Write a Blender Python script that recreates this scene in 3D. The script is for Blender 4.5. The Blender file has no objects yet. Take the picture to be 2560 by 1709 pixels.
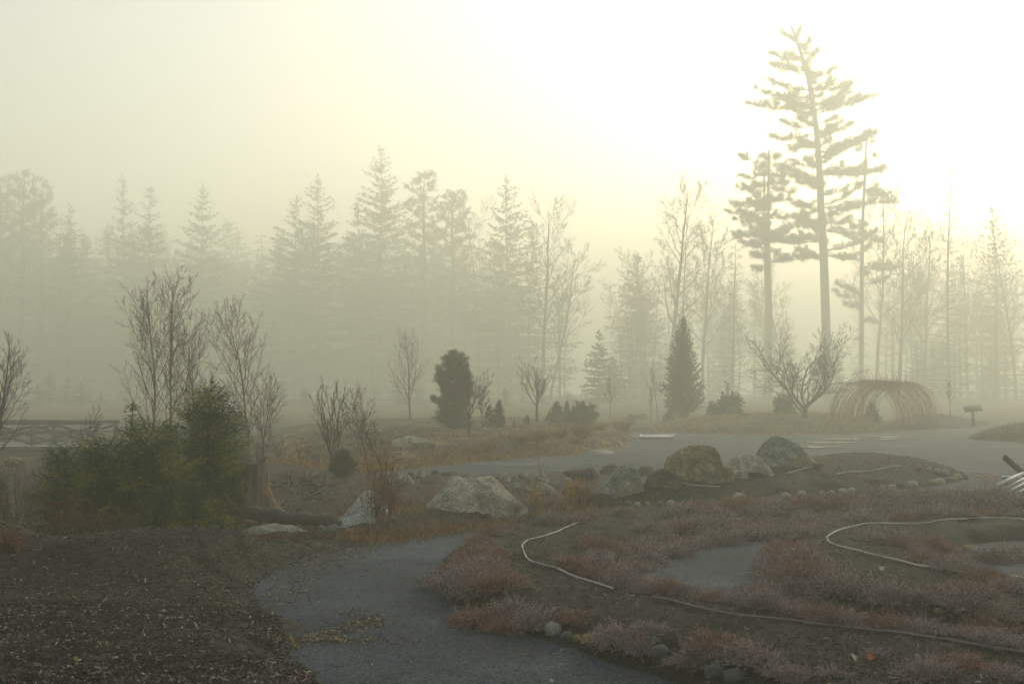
import bpy, bmesh, math, random
import numpy as np
from mathutils import Vector, noise as mnoise

PI = math.pi
scene = bpy.context.scene
COL = scene.collection

# ------------------------------------------------------------------ camera
F = 2745.0                      # focal length in photo pixels (2560 wide)
CAMZ = 1.7
PITCH = math.radians(2.84)
cp, sp = math.cos(PITCH), math.sin(PITCH)
cam_d = bpy.data.cameras.new("camera")
cam = bpy.data.objects.new("camera", cam_d)
COL.objects.link(cam)
cam.location = (0, 0, CAMZ)
cam.rotation_euler = (PI / 2 + PITCH, 0, 0)
cam_d.sensor_width = 36.0
cam_d.lens = 36.0 * F / 2560.0
cam_d.clip_start = 0.1
cam_d.clip_end = 3000
cam_d.dof.use_dof = True
cam_d.dof.focus_distance = 24.0
cam_d.dof.aperture_fstop = 5.0
scene.camera = cam


def ray(px, py):
    X = (px - 1280.0) / F
    Z = -(py - 854.5) / F
    return (X, cp - Z * sp, sp + Z * cp)


def at(px, py, D):
    d = ray(px, py)
    k = D / d[1]
    return Vector((d[0] * k, D, CAMZ + d[2] * k))


def flat(px, py, z=0.0):
    d = ray(px, py)
    k = (z - CAMZ) / d[2]
    return (d[0] * k, d[1] * k)


# ------------------------------------------------------------------ numpy noise
_rs = np.random.RandomState(7)
_TAB = _rs.rand(256, 256)


def vnoise(x, y, seed=0):
    x = np.asarray(x, float) + seed * 17.37
    y = np.asarray(y, float) + seed * 9.13
    ix = np.floor(x).astype(int)
    iy = np.floor(y).astype(int)
    fx = x - ix
    fy = y - iy
    fx = fx * fx * (3 - 2 * fx)
    fy = fy * fy * (3 - 2 * fy)
    a = _TAB[ix & 255, iy & 255]
    b = _TAB[(ix + 1) & 255, iy & 255]
    c = _TAB[ix & 255, (iy + 1) & 255]
    d = _TAB[(ix + 1) & 255, (iy + 1) & 255]
    return (a * (1 - fx) + b * fx) * (1 - fy) + (c * (1 - fx) + d * fx) * fy - 0.5


def fbm(x, y, seed=0, oct=4):
    s = 0
    a = 1.0
    for o in range(oct):
        s = s + a * vnoise(np.asarray(x) * 2 ** o, np.asarray(y) * 2 ** o, seed + o * 3)
        a *= 0.5
    return s


# ------------------------------------------------------------------ mesh builder
class MB:
    def __init__(self):
        self.v, self.q, self.t, self.n = [], [], [], 0

    def add(self, v, q=None, t=None):
        v = np.asarray(v, float).reshape(-1, 3)
        if q is not None and len(q):
            self.q.append(np.asarray(q, np.int64).reshape(-1, 4) + self.n)
        if t is not None and len(t):
            self.t.append(np.asarray(t, np.int64).reshape(-1, 3) + self.n)
        self.v.append(v)
        self.n += len(v)

    def tubes(self, P, R, S=3):
        P = np.asarray(P, float)
        R = np.asarray(R, float)
        if P.ndim == 2:
            P, R = P[None], R[None]
        M, K, _ = P.shape
        T = np.empty_like(P)
        T[:, 1:-1] = P[:, 2:] - P[:, :-2]
        T[:, 0] = P[:, 1] - P[:, 0]
        T[:, -1] = P[:, -1] - P[:, -2]
        T /= np.linalg.norm(T, axis=2, keepdims=True) + 1e-9
        m = np.abs(P[:, -1] - P[:, 0])
        ref = np.zeros((M, 3))
        ref[np.arange(M), np.argmin(m, axis=1)] = 1
        A = np.cross(T, ref[:, None, :])
        A /= np.linalg.norm(A, axis=2, keepdims=True) + 1e-9
        B = np.cross(T, A)
        ang = np.arange(S) * 2 * PI / S
        ring = (A[:, :, None, :] * np.cos(ang)[None, None, :, None] + B[:, :, None, :] * np.sin(ang)[None, None, :, None])
        V = P[:, :, None, :] + ring * R[:, :, None, None]
        base = (np.arange(M) * K * S)[:, None, None]
        k = (np.arange(K - 1) * S)[None, :, None]
        s = np.arange(S)[None, None, :]
        s2 = (s + 1) % S
        Q = np.stack([base + k + s, base + k + s2, base + k + S + s2, base + k + S + s], axis=-1)
        self.add(V, q=Q.reshape(-1, 4))
        if S > 3:   # close the far end
            cap = [[i * K * S + (K - 1) * S + j for j in (0, a, a + 1)] for i in range(M) for a in range(1, S - 1)]
            cap2 = [[i * K * S + j for j in (0, a + 1, a)] for i in range(M) for a in range(1, S - 1)]
            self.t.append(np.asarray(cap + cap2, np.int64) + self.n - len(V.reshape(-1, 3)))

    def leaves(self, P, D, L, W, wid):
        """diamond leaf faces: base P, unit direction D, length L, unit width vector W, half width wid"""
        P = np.asarray(P, float)
        L = np.asarray(L, float).reshape(-1, 1)
        wid = np.asarray(wid, float).reshape(-1, 1)
        mid = P + D * L * 0.45
        V = np.stack([P, mid + W * wid, P + D * L, mid - W * wid], axis=1)
        n = len(P)
        self.add(V, q=np.arange(n * 4).reshape(n, 4))

    def box(self, c, s, rot=None):
        x, y, z = s[0] / 2, s[1] / 2, s[2] / 2
        v = np.array([[-x, -y, -z], [x, -y, -z], [x, y, -z], [-x, y, -z], [-x, -y, z], [x, -y, z], [x, y, z], [-x, y, z]])
        if rot is not None:
            v = v @ np.array(rot.to_matrix()).T
        v = v + np.array(c)
        self.add(v, q=[[3, 2, 1, 0], [4, 5, 6, 7], [0, 1, 5, 4], [1, 2, 6, 5], [2, 3, 7, 6], [3, 0, 4, 7]])

    def beam(self, a, b, w, h):
        a, b = Vector(a), Vector(b)
        d = (b - a)
        q = d.to_track_quat('X', 'Z')
        self.box((a + b) / 2, (d.length, w, h), q.to_euler())

    def lathe(self, prof, S=20, c=(0, 0, 0)):
        prof = np.array(prof, float)
        K = len(prof)
        ang = np.arange(S) * 2 * PI / S
        V = np.stack([prof[:, 0, None] * np.cos(ang), prof[:, 0, None] * np.sin(ang), np.repeat(prof[:, 1, None], S, 1)], -1) + np.array(c)
        Q = []
        for k in range(K - 1):
            for s in range(S):
                Q.append([k * S + s, k * S + (s + 1) % S, (k + 1) * S + (s + 1) % S, (k + 1) * S + s])
        self.add(V, q=Q)

    def mesh(self, name, mat, smooth=True):
        me = bpy.data.meshes.new(name)
        V = np.concatenate(self.v) if self.v else np.zeros((0, 3))
        q = np.concatenate(self.q) if self.q else np.zeros((0, 4), np.int64)
        t = np.concatenate(self.t) if self.t else np.zeros((0, 3), np.int64)
        me.vertices.add(len(V))
        me.vertices.foreach_set("co", V.astype(np.float32).ravel())
        loops = np.concatenate([q.ravel(), t.ravel()]).astype(np.int32)
        me.loops.add(len(loops))
        me.loops.foreach_set("vertex_index", loops)
        nq, nt = len(q), len(t)
        me.polygons.add(nq + nt)
        st = np.concatenate([np.arange(nq) * 4, nq * 4 + np.arange(nt) * 3]).astype(np.int32)
        me.polygons.foreach_set("loop_start", st)
        me.update(calc_edges=True)
        me.validate()
        if smooth:
            me.polygons.foreach_set("use_smooth", np.ones(len(me.polygons), bool))
        if mat is not None:
            me.materials.append(mat)
        return me

    def build(self, name, mat, parent=None, smooth=True):
        o = bpy.data.objects.new(name, self.mesh(name, mat, smooth))
        COL.objects.link(o)
        if parent is not None:
            o.parent = parent
        return o


# ------------------------------------------------------------------ tagging
def tag(o, label=None, cat=None, group=None, kind=None):
    if label:
        o["label"] = label
    if cat:
        o["category"] = cat
    if group:
        o["group"] = group
    if kind:
        o["kind"] = kind
    return o


def thing(name, label, cat, loc, rz=0.0, sc=1.0, group=None):
    o = bpy.data.objects.new(name, None)
    o.empty_display_size = 0.2
    COL.objects.link(o)
    o.location = loc
    o.rotation_euler = (0, 0, rz)
    o.scale = (sc, sc, sc) if not isinstance(sc, tuple) else sc
    return tag(o, label, cat, group)


def copy_tree(o, parent=None):
    c = o.copy()
    COL.objects.link(c)
    if parent is not None:
        c.parent = parent
    for ch in list(o.children):
        copy_tree(ch, c)
    return c


def dup(root, loc, rz=0.0, sc=1.0, label=None, group=None):
    c = copy_tree(root)
    c.location = loc
    c.rotation_euler = (0, 0, rz)
    c.scale = (sc, sc, sc) if not isinstance(sc, tuple) else sc
    if label:
        c["label"] = label
    if group:
        c["group"] = group
    elif "group" in c:
        del c["group"]
    return c


class Kit:
    """first use moves the prototype itself, later uses copy it"""
    def __init__(self, proto):
        self.p, self.used = proto, False

    def put(self, loc, rz, sc, label, group=None):
        if self.used:
            return dup(self.p, loc, rz, sc, label, group)
        self.used = True
        o = self.p
        o.location = loc
        o.rotation_euler = (0, 0, rz)
        o.scale = (sc, sc, sc) if not isinstance(sc, tuple) else sc
        tag(o, label, None, group)
        if not group and "group" in o:
            del o["group"]
        return o


# ------------------------------------------------------------------ materials
def mat(name, cols, scale=4.0, detail=6.0, rough=0.9, bump=0.0, bscale=None, island=False, mix2=None, spec=0.3, stretch=None, metallic=0.0, trans=None, fine=None):
    """cols: list of (pos, rgb) for a ramp driven by noise, or by a random value per leaf/chip when island"""
    m = bpy.data.materials.new(name)
    m.use_nodes = True
    nt = m.node_tree
    N, Lk = nt.nodes, nt.links
    N.clear()
    out = N.new("ShaderNodeOutputMaterial")
    b = N.new("ShaderNodeBsdfPrincipled")
    b.inputs["Roughness"].default_value = rough
    b.inputs["Specular IOR Level"].default_value = spec
    b.inputs["Metallic"].default_value = metallic
    Lk.new(b.outputs[0], out.inputs["Surface"])
    tc = N.new("ShaderNodeTexCoord")
    co = tc.outputs["Object"]
    if stretch:
        mp = N.new("ShaderNodeMapping")
        mp.inputs["Scale"].default_value = stretch
        Lk.new(co, mp.inputs[0])
        co = mp.outputs[0]
    ramp = N.new("ShaderNodeValToRGB")
    els = ramp.color_ramp.elements
    while len(els) < len(cols):
        els.new(0.5)
    for e, (p, c) in zip(els, cols):
        e.position = p
        e.color = (c[0], c[1], c[2], 1)
    nz = N.new("ShaderNodeTexNoise")
    nz.inputs["Scale"].default_value = scale
    nz.inputs["Detail"].default_value = detail
    nz.inputs["Roughness"].default_value = 0.65
    Lk.new(co, nz.inputs["Vector"])
    if island:
        g = N.new("ShaderNodeNewGeometry")
        Lk.new(g.outputs["Random Per Island"], ramp.inputs[0])
    else:
        Lk.new(nz.outputs["Fac"], ramp.inputs[0])
    colr = ramp.outputs[0]
    if mix2:       # (scale, lo, hi, rgb): a second tone in patches
        n2 = N.new("ShaderNodeTexNoise")
        n2.inputs["Scale"].default_value = mix2[0]
        n2.inputs["Detail"].default_value = 5
        Lk.new(tc.outputs["Object"], n2.inputs["Vector"])
        mr = N.new("ShaderNodeMapRange")
        mr.inputs[1].default_value = mix2[1]
        mr.inputs[2].default_value = mix2[2]
        Lk.new(n2.outputs["Fac"], mr.inputs[0])
        mx = N.new("ShaderNodeMix")
        mx.data_type = 'RGBA'
        Lk.new(mr.outputs[0], mx.inputs[0])
        Lk.new(colr, mx.inputs[6])
        mx.inputs[7].default_value = (*mix2[3], 1)
        colr = mx.outputs[2]
    if fine:       # (scale, amount): grain, each fleck a little lighter or darker
        vo = N.new("ShaderNodeTexVoronoi")
        vo.inputs["Scale"].default_value = fine[0]
        Lk.new(tc.outputs["Object"], vo.inputs["Vector"])
        sepc = N.new("ShaderNodeSeparateColor")
        Lk.new(vo.outputs["Color"], sepc.inputs[0])
        mr = N.new("ShaderNodeMapRange")
        mr.inputs[3].default_value = 1 - fine[1]
        mr.inputs[4].default_value = 1 + fine[1]
        Lk.new(sepc.outputs[0], mr.inputs[0])
        mv = N.new("ShaderNodeVectorMath")
        mv.operation = 'SCALE'
        Lk.new(colr, mv.inputs[0])
        Lk.new(mr.outputs[0], mv.inputs["Scale"])
        colr = mv.outputs[0]
    Lk.new(colr, b.inputs["Base Color"])
    if bump:
        nb = N.new("ShaderNodeTexNoise")
        nb.inputs["Scale"].default_value = bscale or scale * 4
        nb.inputs["Detail"].default_value = 8
        nb.inputs["Roughness"].default_value = 0.7
        Lk.new(co, nb.inputs["Vector"])
        bp = N.new("ShaderNodeBump")
        bp.inputs["Strength"].default_value = 1.0
        bp.inputs["Distance"].default_value = bump
        Lk.new(nb.outputs["Fac"], bp.inputs["Height"])
        Lk.new(bp.outputs[0], b.inputs["Normal"])
    if trans:      # thin leaves let light through
        td = N.new("ShaderNodeBsdfTranslucent")
        Lk.new(colr, td.inputs[0])
        ms = N.new("ShaderNodeMixShader")
        ms.inputs[0].default_value = trans
        Lk.new(b.outputs[0], ms.inputs[1])
        Lk.new(td.outputs[0], ms.inputs[2])
        Lk.new(ms.outputs[0], out.inputs["Surface"])
    return m


M = {}
M['gravel'] = mat('gravel', [(0.34, (.018, .027, .037)), (0.5, (.032, .045, .059)), (0.66, (.062, .081, .102))], scale=.55, detail=8, rough=.95,
                  bump=.02, bscale=55, fine=(75, .9), mix2=(.35, .55, .75, (.021, .027, .032)))
M['mulch'] = mat('mulch', [(0.3, (.018, .015, .012)), (0.5, (.044, .036, .024)), (0.72, (.095, .076, .046))], scale=14, detail=9, rough=1, bump=.05, bscale=30, fine=(55, .8),
                 mix2=(.6, .5, .75, (.022, .020, .018)))
M['bedsoil'] = mat('bedsoil', [(0.3, (.010, .009, .006)), (0.5, (.022, .019, .012)), (0.72, (.048, .040, .022))], scale=10, detail=9, rough=1, bump=.06, bscale=26, fine=(50, .7),
                   mix2=(1.2, .52, .75, (.030, .031, .013)))
M['soil'] = mat('soil', [(0.3, (.022, .018, .012)), (0.5, (.055, .042, .026)), (0.7, (.13, .095, .05))], scale=3.5, detail=9, rough=1, bump=.08, bscale=14, fine=(30, .6),
                mix2=(.5, .48, .7, (.07, .04, .022)))
M['heath'] = mat('heath', [(0.3, (.03, .022, .014)), (0.5, (.09, .055, .028)), (0.66, (.34, .22, .07))], scale=1.1, detail=9, rough=1, bump=.1, bscale=9, fine=(14, .6),
                 mix2=(.35, .5, .7, (.08, .035, .022)))
M['moundgrass'] = mat('moundgrass', [(0.3, (.04, .035, .018)), (0.5, (.11, .085, .04)), (0.7, (.2, .15, .07))], scale=.9, detail=9, rough=1, bump=.1, bscale=7)
M['granite'] = mat('granite', [(0.32, (.15, .14, .11)), (0.5, (.42, .375, .285)), (0.68, (.66, .61, .50))], scale=4.5, detail=13, rough=.95, bump=.14, bscale=5, fine=(60, .45),
                   mix2=(2.2, .52, .66, (.13, .125, .085)), spec=.15)
M['granite_grey'] = mat('granite_grey', [(0.32, (.10, .105, .095)), (0.5, (.22, .22, .19)), (0.68, (.38, .37, .31))], scale=4, detail=13, rough=.95, bump=.12, bscale=5, fine=(50, .4),
                        mix2=(1.6, .52, .68, (.26, .20, .10)), spec=.15)
M['granite_tan'] = mat('granite_tan', [(0.33, (.09, .06, .03)), (0.5, (.30, .215, .125)), (0.66, (.52, .43, .28))], scale=3.2, detail=13, rough=.95, bump=.14, bscale=5, fine=(45, .4),
                       mix2=(2.0, .5, .64, (.15, .135, .10)), spec=.15)
M['rock_dark'] = mat('rock_dark', [(0.3, (.05, .045, .035)), (0.5, (.10, .08, .055)), (0.7, (.17, .13, .08))], scale=3, detail=10, rough=.95, bump=.06, bscale=8, fine=(40, .3))
M['slab'] = mat('slab', [(0.3, (.20, .19, .16)), (0.5, (.38, .37, .32)), (0.68, (.58, .56, .5))], scale=5, detail=12, rough=.95, bump=.1, bscale=6, stretch=(1, 3, 1), fine=(40, .2))
M['slab_pale'] = mat('slab_pale', [(0.3, (.36, .35, .31)), (0.5, (.56, .55, .50)), (0.68, (.72, .71, .66))], scale=5, detail=12, rough=.95, bump=.1, bscale=6, stretch=(1, 3, 1), fine=(40, .25), mix2=(2.5, .55, .7, (.22, .19, .14)))
M['pebble_grey'] = mat('pebble_grey', [(0.3, (.06, .068, .064)), (0.5, (.11, .115, .105)), (0.7, (.19, .19, .16))], scale=8, rough=.8, bump=.006, bscale=40, fine=(90, .2))
M['pebble_pale'] = mat('pebble_pale', [(0.3, (.18, .175, .14)), (0.5, (.29, .275, .21)), (0.7, (.42, .39, .30))], scale=7, rough=.8, bump=.006, bscale=40, fine=(90, .2))
M['pebble_tan'] = mat('pebble_tan', [(0.3, (.16, .11, .05)), (0.5, (.26, .18, .08)), (0.7, (.36, .27, .14))], scale=7, rough=.8, bump=.006, bscale=40, fine=(90, .2))
M['bark_grey'] = mat('bark_grey', [(0.3, (.045, .035, .028)), (0.7, (.12, .095, .075))], scale=6, rough=1, bump=.01, bscale=30, stretch=(1, 1, .3))
M['bark_birch'] = mat('bark_birch', [(0.3, (.10, .062, .048)), (0.55, (.19, .125, .10)), (0.75, (.34, .26, .22))], scale=5, rough=.9, stretch=(1, 1, .5))
M['twig_red'] = mat('twig_red', [(0.0, (.08, .04, .034)), (0.5, (.14, .072, .06)), (1, (.21, .11, .09))], island=True, rough=.9)
M['twig_dark'] = mat('twig_dark', [(0.0, (.028, .022, .017)), (1, (.07, .052, .04))], island=True, rough=.9)
M['twig_grey'] = mat('twig_grey', [(0.0, (.12, .11, .095)), (1, (.30, .27, .23))], island=True, rough=.9)
M['bark_pine'] = mat('bark_pine', [(0.3, (.035, .028, .02)), (0.7, (.085, .066, .045))], scale=3, rough=1, bump=.03, bscale=10, stretch=(1, 1, .3))
M['needle_spruce'] = mat('needle_spruce', [(0.30, (.012, .034, .014)), (0.44, (.028, .064, .014)), (0.51, (.11, .145, .018)), (.60, (.32, .32, .03))], scale=2.6, detail=6, rough=.7, trans=.3, fine=(26, .55))
M['needle_far'] = mat('needle_far', [(0.0, (.04, .052, .03)), (1, (.09, .10, .055))], island=True, rough=.8, trans=.4)
M['needle_gold'] = mat('needle_gold', [(0.0, (.14, .09, .035)), (1, (.26, .17, .07))], island=True, rough=.9, trans=.35)
M['needle_pine'] = mat('needle_pine', [(0.0, (.018, .034, .018)), (.7, (.04, .065, .028)), (1, (.075, .10, .032))], island=True, rough=.8, trans=.25)
M['needle_olive'] = mat('needle_olive', [(0.0, (.03, .045, .016)), (1, (.09, .10, .03))], island=True, rough=.8, trans=.25)
M['heather_mauve'] = mat('heather_mauve', [(0.0, (.07, .056, .052)), (0.35, (.21, .155, .15)), (0.7, (.42, .32, .30)), (.9, (.58, .48, .45)), (1, (.34, .19, .12))], island=True, rough=1, trans=.15)
M['heather_rust'] = mat('heather_rust', [(0.0, (.07, .050, .044)), (0.35, (.23, .135, .105)), (0.7, (.37, .20, .13)), (.92, (.42, .32, .28)), (1, (.46, .21, .09))], island=True, rough=1, trans=.15)
M['straw'] = mat('straw', [(0.0, (.22, .11, .03)), (0.5, (.44, .25, .07)), (1, (.62, .43, .18))], island=True, rough=.9, trans=.3)
M['straw_red'] = mat('straw_red', [(0.0, (.09, .038, .02)), (0.6, (.19, .08, .035)), (1, (.32, .16, .07))], island=True, rough=.9, trans=.3)
M['cover'] = mat('cover', [(0.0, (.04, .025, .016)), (0.5, (.12, .06, .03)), (0.85, (.24, .15, .06)), (1, (.36, .26, .12))], island=True, rough=.95, trans=.2)
M['chips'] = mat('chips', [(0.0, (.010, .009, .009)), (0.6, (.024, .018, .013)), (0.82, (.062, .044, .028)), (0.93, (.14, .112, .082)), (0.98, (.34, .29, .21)), (1, (.6, .54, .42))], island=True, rough=.9)
M['chips_tan'] = mat('chips_tan', [(0.0, (.06, .042, .026)), (0.6, (.15, .105, .06)), (1, (.40, .30, .17))], island=True, rough=.9)
M['stump'] = mat('stump', [(0.3, (.05, .040, .032)), (0.5, (.12, .095, .075)), (0.72, (.24, .18, .13))], scale=7, detail=9, rough=1, bump=.03, bscale=18, stretch=(1, 1, .12),
                 mix2=(2.2, .5, .62, (.34, .19, .08)))
M['log'] = mat('log', [(0.3, (.045, .040, .036)), (0.7, (.14, .12, .105))], scale=9, detail=8, rough=1, bump=.02, bscale=25, stretch=(.12, 1, 1))
M['alu'] = mat('alu', [(0.3, (.36, .38, .40)), (0.7, (.52, .54, .55))], scale=6, rough=.6, metallic=.25, bump=.002, bscale=40)
M['rustbar'] = mat('rustbar', [(0.3, (.05, .045, .045)), (0.7, (.12, .10, .095))], scale=8, rough=.7, metallic=.3)
M['bridge'] = mat('bridge', [(0.3, (.055, .052, .048)), (0.7, (.10, .095, .085))], scale=3, rough=.9, bump=.01, bscale=20)
M['deckedge_lit'] = mat('deckedge_lit', [(0.3, (.55, .55, .52)), (0.7, (.72, .72, .68))], scale=6, rough=.7)  # near-white colour stands in for light catching the deck edge
M['hose'] = mat('hose', [(0.3, (.38, .345, .30)), (0.7, (.54, .50, .45))], scale=3, rough=.8, spec=.1, mix2=(5, .52, .7, (.16, .135, .10)))
M['hose_dark'] = mat('hose_dark', [(0.3, (.12, .095, .09)), (0.7, (.20, .165, .16))], scale=3, rough=.7, spec=.2)
M['willow'] = mat('willow', [(0.0, (.20, .085, .05)), (0.6, (.36, .16, .09)), (1, (.46, .28, .14))], island=True, rough=.8)
M['iron'] = mat('iron', [(0.3, (.015, .016, .014)), (0.7, (.03, .03, .027))], scale=9, rough=.75, bump=.004, bscale=40)
M['sign'] = mat('sign', [(0.3, (.06, .055, .045)), (0.7, (.10, .09, .075))], scale=4, rough=.6)
M['white'] = mat('white', [(0.3, (.66, .66, .62)), (0.7, (.78, .78, .74))], scale=9, rough=.6)
M['concrete'] = mat('concrete', [(0.3, (.42, .41, .37)), (0.7, (.60, .58, .52))], scale=9, rough=.9, bump=.01, bscale=40)
M['leaf_orange'] = mat('leaf_orange', [(0.3, (.42, .12, .03)), (0.7, (.62, .22, .06))], scale=20, rough=.7, trans=.3)
M['leaf_pale'] = mat('leaf_pale', [(0.3, (.5, .44, .33)), (0.7, (.68, .62, .5))], scale=20, rough=.7, trans=.3)
M['leaf_red'] = mat('leaf_red', [(0.3, (.36, .03, .02)), (0.7, (.5, .06, .03))], scale=20, rough=.7, trans=.3)
M['leaf_yellow'] = mat('leaf_yellow', [(0.3, (.30, .30, .03)), (0.7, (.42, .40, .06))], scale=20, rough=.7, trans=.3)
M['water'] = mat('water', [(0.3, (.05, .055, .055)), (0.7, (.07, .07, .07))], scale=2, rough=.12, spec=.6)
# ------------------------------------------------------------------ terrain
def H0(x, y):
    x = np.asarray(x, float)
    y = np.asarray(y, float)
    h = 0.05 * fbm(x * .13, y * .13, 1, 3) + 0.012 * fbm(x * 1.1, y * 1.1, 2, 3)
    h = h - 1.0 * np.exp(-((x + 20) ** 2 + (y - 45) ** 2) / (2 * 8.0 ** 2))
    h = h - 0.30 * np.exp(-(((x + 5.5) / 4.5) ** 2 + ((y - 15.5) / 2.6) ** 2))
    h = h - 0.22 * np.exp(-(((x - 1.3) / 1.4) ** 2 + ((y - 20.5) / 2.0) ** 2))
    h = h + 0.012 * np.clip(y - 75, 0, 200)
    return h


def smooth_poly(P, n=6):
    P = np.array(P, float)
    out = []
    m = len(P)
    for i in range(m):
        p0, p1, p2, p3 = P[i - 1], P[i], P[(i + 1) % m], P[(i + 2) % m]
        for j in range(n):
            t = j / n
            out.append(.5 * ((2 * p1) + (-p0 + p2) * t + (2 * p0 - 5 * p1 + 4 * p2 - p3) * t * t + (-p0 + 3 * p1 - 3 * p2 + p3) * t ** 3))
    return np.array(out)


def sdist(poly, X, Y):
    """signed distance to a polygon, positive inside"""
    X = np.asarray(X, float)
    Y = np.asarray(Y, float)
    sh = X.shape
    X, Y = X.ravel(), Y.ravel()
    best = np.full(X.shape, 1e18)
    ins = np.zeros(X.shape, bool)
    A = poly
    B = np.roll(poly, -1, 0)
    for (ax, ay), (bx, by) in zip(A, B):
        dx, dy = bx - ax, by - ay
        L = dx * dx + dy * dy + 1e-12
        t = np.clip(((X - ax) * dx + (Y - ay) * dy) / L, 0, 1)
        best = np.minimum(best, (X - ax - t * dx) ** 2 + (Y - ay - t * dy) ** 2)
        c = ((ay > Y) != (by > Y))
        if c.any():
            ins ^= c & (X < (bx - ax) * (Y - ay) / ((by - ay) if abs(by - ay) > 1e-12 else 1e-12) + ax)
    return (np.where(ins, 1, -1) * np.sqrt(best)).reshape(sh)


PATCHES = []


class Patch:
    def __init__(self, name, pix, h, w, step, material, rough=0.02, rscale=2.0, edge=0.12, extra=None, ymax=90, xr=(-60, 60), plan=None, seed=1):
        self.poly = smooth_poly(plan if plan is not None else [flat(*p) for p in pix])
        self.h, self.w, self.rough, self.rscale, self.edge, self.extra, self.seed = h, w, rough, rscale, edge, extra, seed
        lo = self.poly.min(0) - .5
        hi = self.poly.max(0) + .5
        self.lo = np.array([max(lo[0], xr[0]), max(lo[1], 4.5)])
        self.hi = np.array([min(hi[0], xr[1]), min(hi[1], ymax)])
        PATCHES.append(self)
        self.make(name, step, material)

    def z(self, X, Y):
        X = np.asarray(X, float)
        Y = np.asarray(Y, float)
        sd = sdist(self.poly, X, Y) + self.edge * 2 * fbm(X * 1.7, Y * 1.7, self.seed + 5, 3)
        t = np.clip(sd / self.w, 0, 1)
        prof = self.h * (1 - (1 - t) ** 2)
        base = H0(X, Y)
        rg = np.clip(sd * 3, 0, 1)
        r = self.rough * (fbm(X * self.rscale, Y * self.rscale, self.seed + 11, 5) + .35)
        z = base + np.where(sd > 0, prof + 0.02 * rg + r * rg, np.maximum(sd * .6, -0.35))
        if self.extra is not None:
            z = z + self.extra(X, Y) * np.clip(sd * 2, 0, 1)
        return np.where(sd > -0.3, z, -99)

    def make(self, name, step, material):
        sx, sy = step if isinstance(step, tuple) else (step, step)
        xs = np.arange(self.lo[0], self.hi[0] + sx, sx)
        ys = np.arange(self.lo[1], self.hi[1] + sy, sy)
        X, Y = np.meshgrid(xs, ys)
        Z = self.z(X, Y)
        ok = Z > -50
        Zb = np.where(ok, Z, H0(X, Y) - .4)
        nx = len(xs)
        idx = np.arange(X.size).reshape(X.shape)
        q = np.stack([idx[:-1, :-1], idx[:-1, 1:], idx[1:, 1:], idx[1:, :-1]], -1).reshape(-1, 4)
        keep = (Zb > H0(X, Y) - .12).ravel()[q].any(1)
        q = q[keep]
        used = np.unique(q)
        rem = np.full(X.size, -1)
        rem[used] = np.arange(len(used))
        mb = MB()
        mb.add(np.stack([X.ravel(), Y.ravel(), Zb.ravel()], -1)[used], q=rem[q])
        o = mb.build(name, material)
        tag(o, kind="structure")
        self.o = o


def surf(x, y):
    x = np.asarray(x, float)
    y = np.asarray(y, float)
    z = H0(x, y)
    for p in PATCHES:
        m = (x > p.lo[0]) & (x < p.hi[0]) & (y > p.lo[1]) & (y < p.hi[1])
        if np.ndim(x) == 0:
            if m:
                z = np.maximum(z, p.z(x[None], y[None])[0])
        elif m.any():
            z = z.copy()
            z[m] = np.maximum(z[m], p.z(x[m], y[m]))
    return z


def sz(x, y):
    return float(surf(np.float64(x), np.float64(y)))


def gpos(px, D):
    """point of the terrain surface in photo column px at depth D"""
    x = (px - 1280) / F * D
    for _ in range(3):
        z = sz(x, D)
        dc = D * cp + (z - CAMZ) * sp
        x = (px - 1280) / F * dc
    return Vector((x, D, sz(x, D)))


def ground_at(px, py):
    """first point of the terrain surface seen at photo pixel (px, py)"""
    d = ray(px, py)
    ks = np.geomspace(4.5, 140, 500)
    X, Y, Z = d[0] * ks, d[1] * ks, CAMZ + d[2] * ks
    below = Z <= surf(X, Y)
    if not below.any():
        return gpos(px, 90)
    i = int(np.argmax(below))
    k0, k1 = (ks[i - 1] if i else ks[0]), ks[i]
    kk = np.linspace(k0, k1, 12)
    b2 = (CAMZ + d[2] * kk) <= surf(d[0] * kk, d[1] * kk)
    k = kk[int(np.argmax(b2))]
    return Vector((d[0] * k, d[1] * k, sz(d[0] * k, d[1] * k)))


# gravel ground: one sheet to the horizon
def axis(segs):
    out = []
    for a, b, s in segs:
        out += list(np.arange(a, b - 1e-6, s))
    out.append(segs[-1][1])
    return np.array(out)


xs = axis([(-900, -100, 80), (-100, -40, 6), (-40, -12, .8), (-12, 16, .14), (16, 40, .8), (40, 100, 6), (100, 900, 80)])
ys = axis([(-300, -20, 56), (-20, 4, 3), (4, 34, .14), (34, 80, .5), (80, 140, 5), (140, 1400, 90)])
X, Y = np.meshgrid(xs, ys)
Z = H0(X, Y) + .006 * fbm(X * 5, Y * 5, 9, 2)
idx = np.arange(X.size).reshape(X.shape)
g = MB()
g.add(np.stack([X.ravel(), Y.ravel(), Z.ravel()], -1), q=np.stack([idx[:-1, :-1], idx[:-1, 1:], idx[1:, 1:], idx[1:, :-1]], -1).reshape(-1, 4))
tag(g.build("gravel_ground", M['gravel']), kind="structure")


# mulch bank in front of the bushes: rises to a crest then falls away
def bank_extra(X, Y):
    # crest line y(x) in plan, through the photo's ridge
    c = np.interp(X, [-9, -4.6, -3.6, -2.6, -1.8, -1.2, -.9], [10.1, 10.4, 10.6, 10.8, 11.5, 12.6, 13.5])
    hgt = np.interp(X, [-9, -4.6, -3.8, -2.6, -2.0, -1.3, -.9], [.27, .30, .35, .36, .30, .16, .06])
    d = Y - c
    return hgt * np.where(d < 0, np.exp(-(d / 1.0) ** 2), np.exp(-(d / .8) ** 2)) + .025 * fbm(X * 2.3, Y * 2.3, 41, 4)


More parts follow.
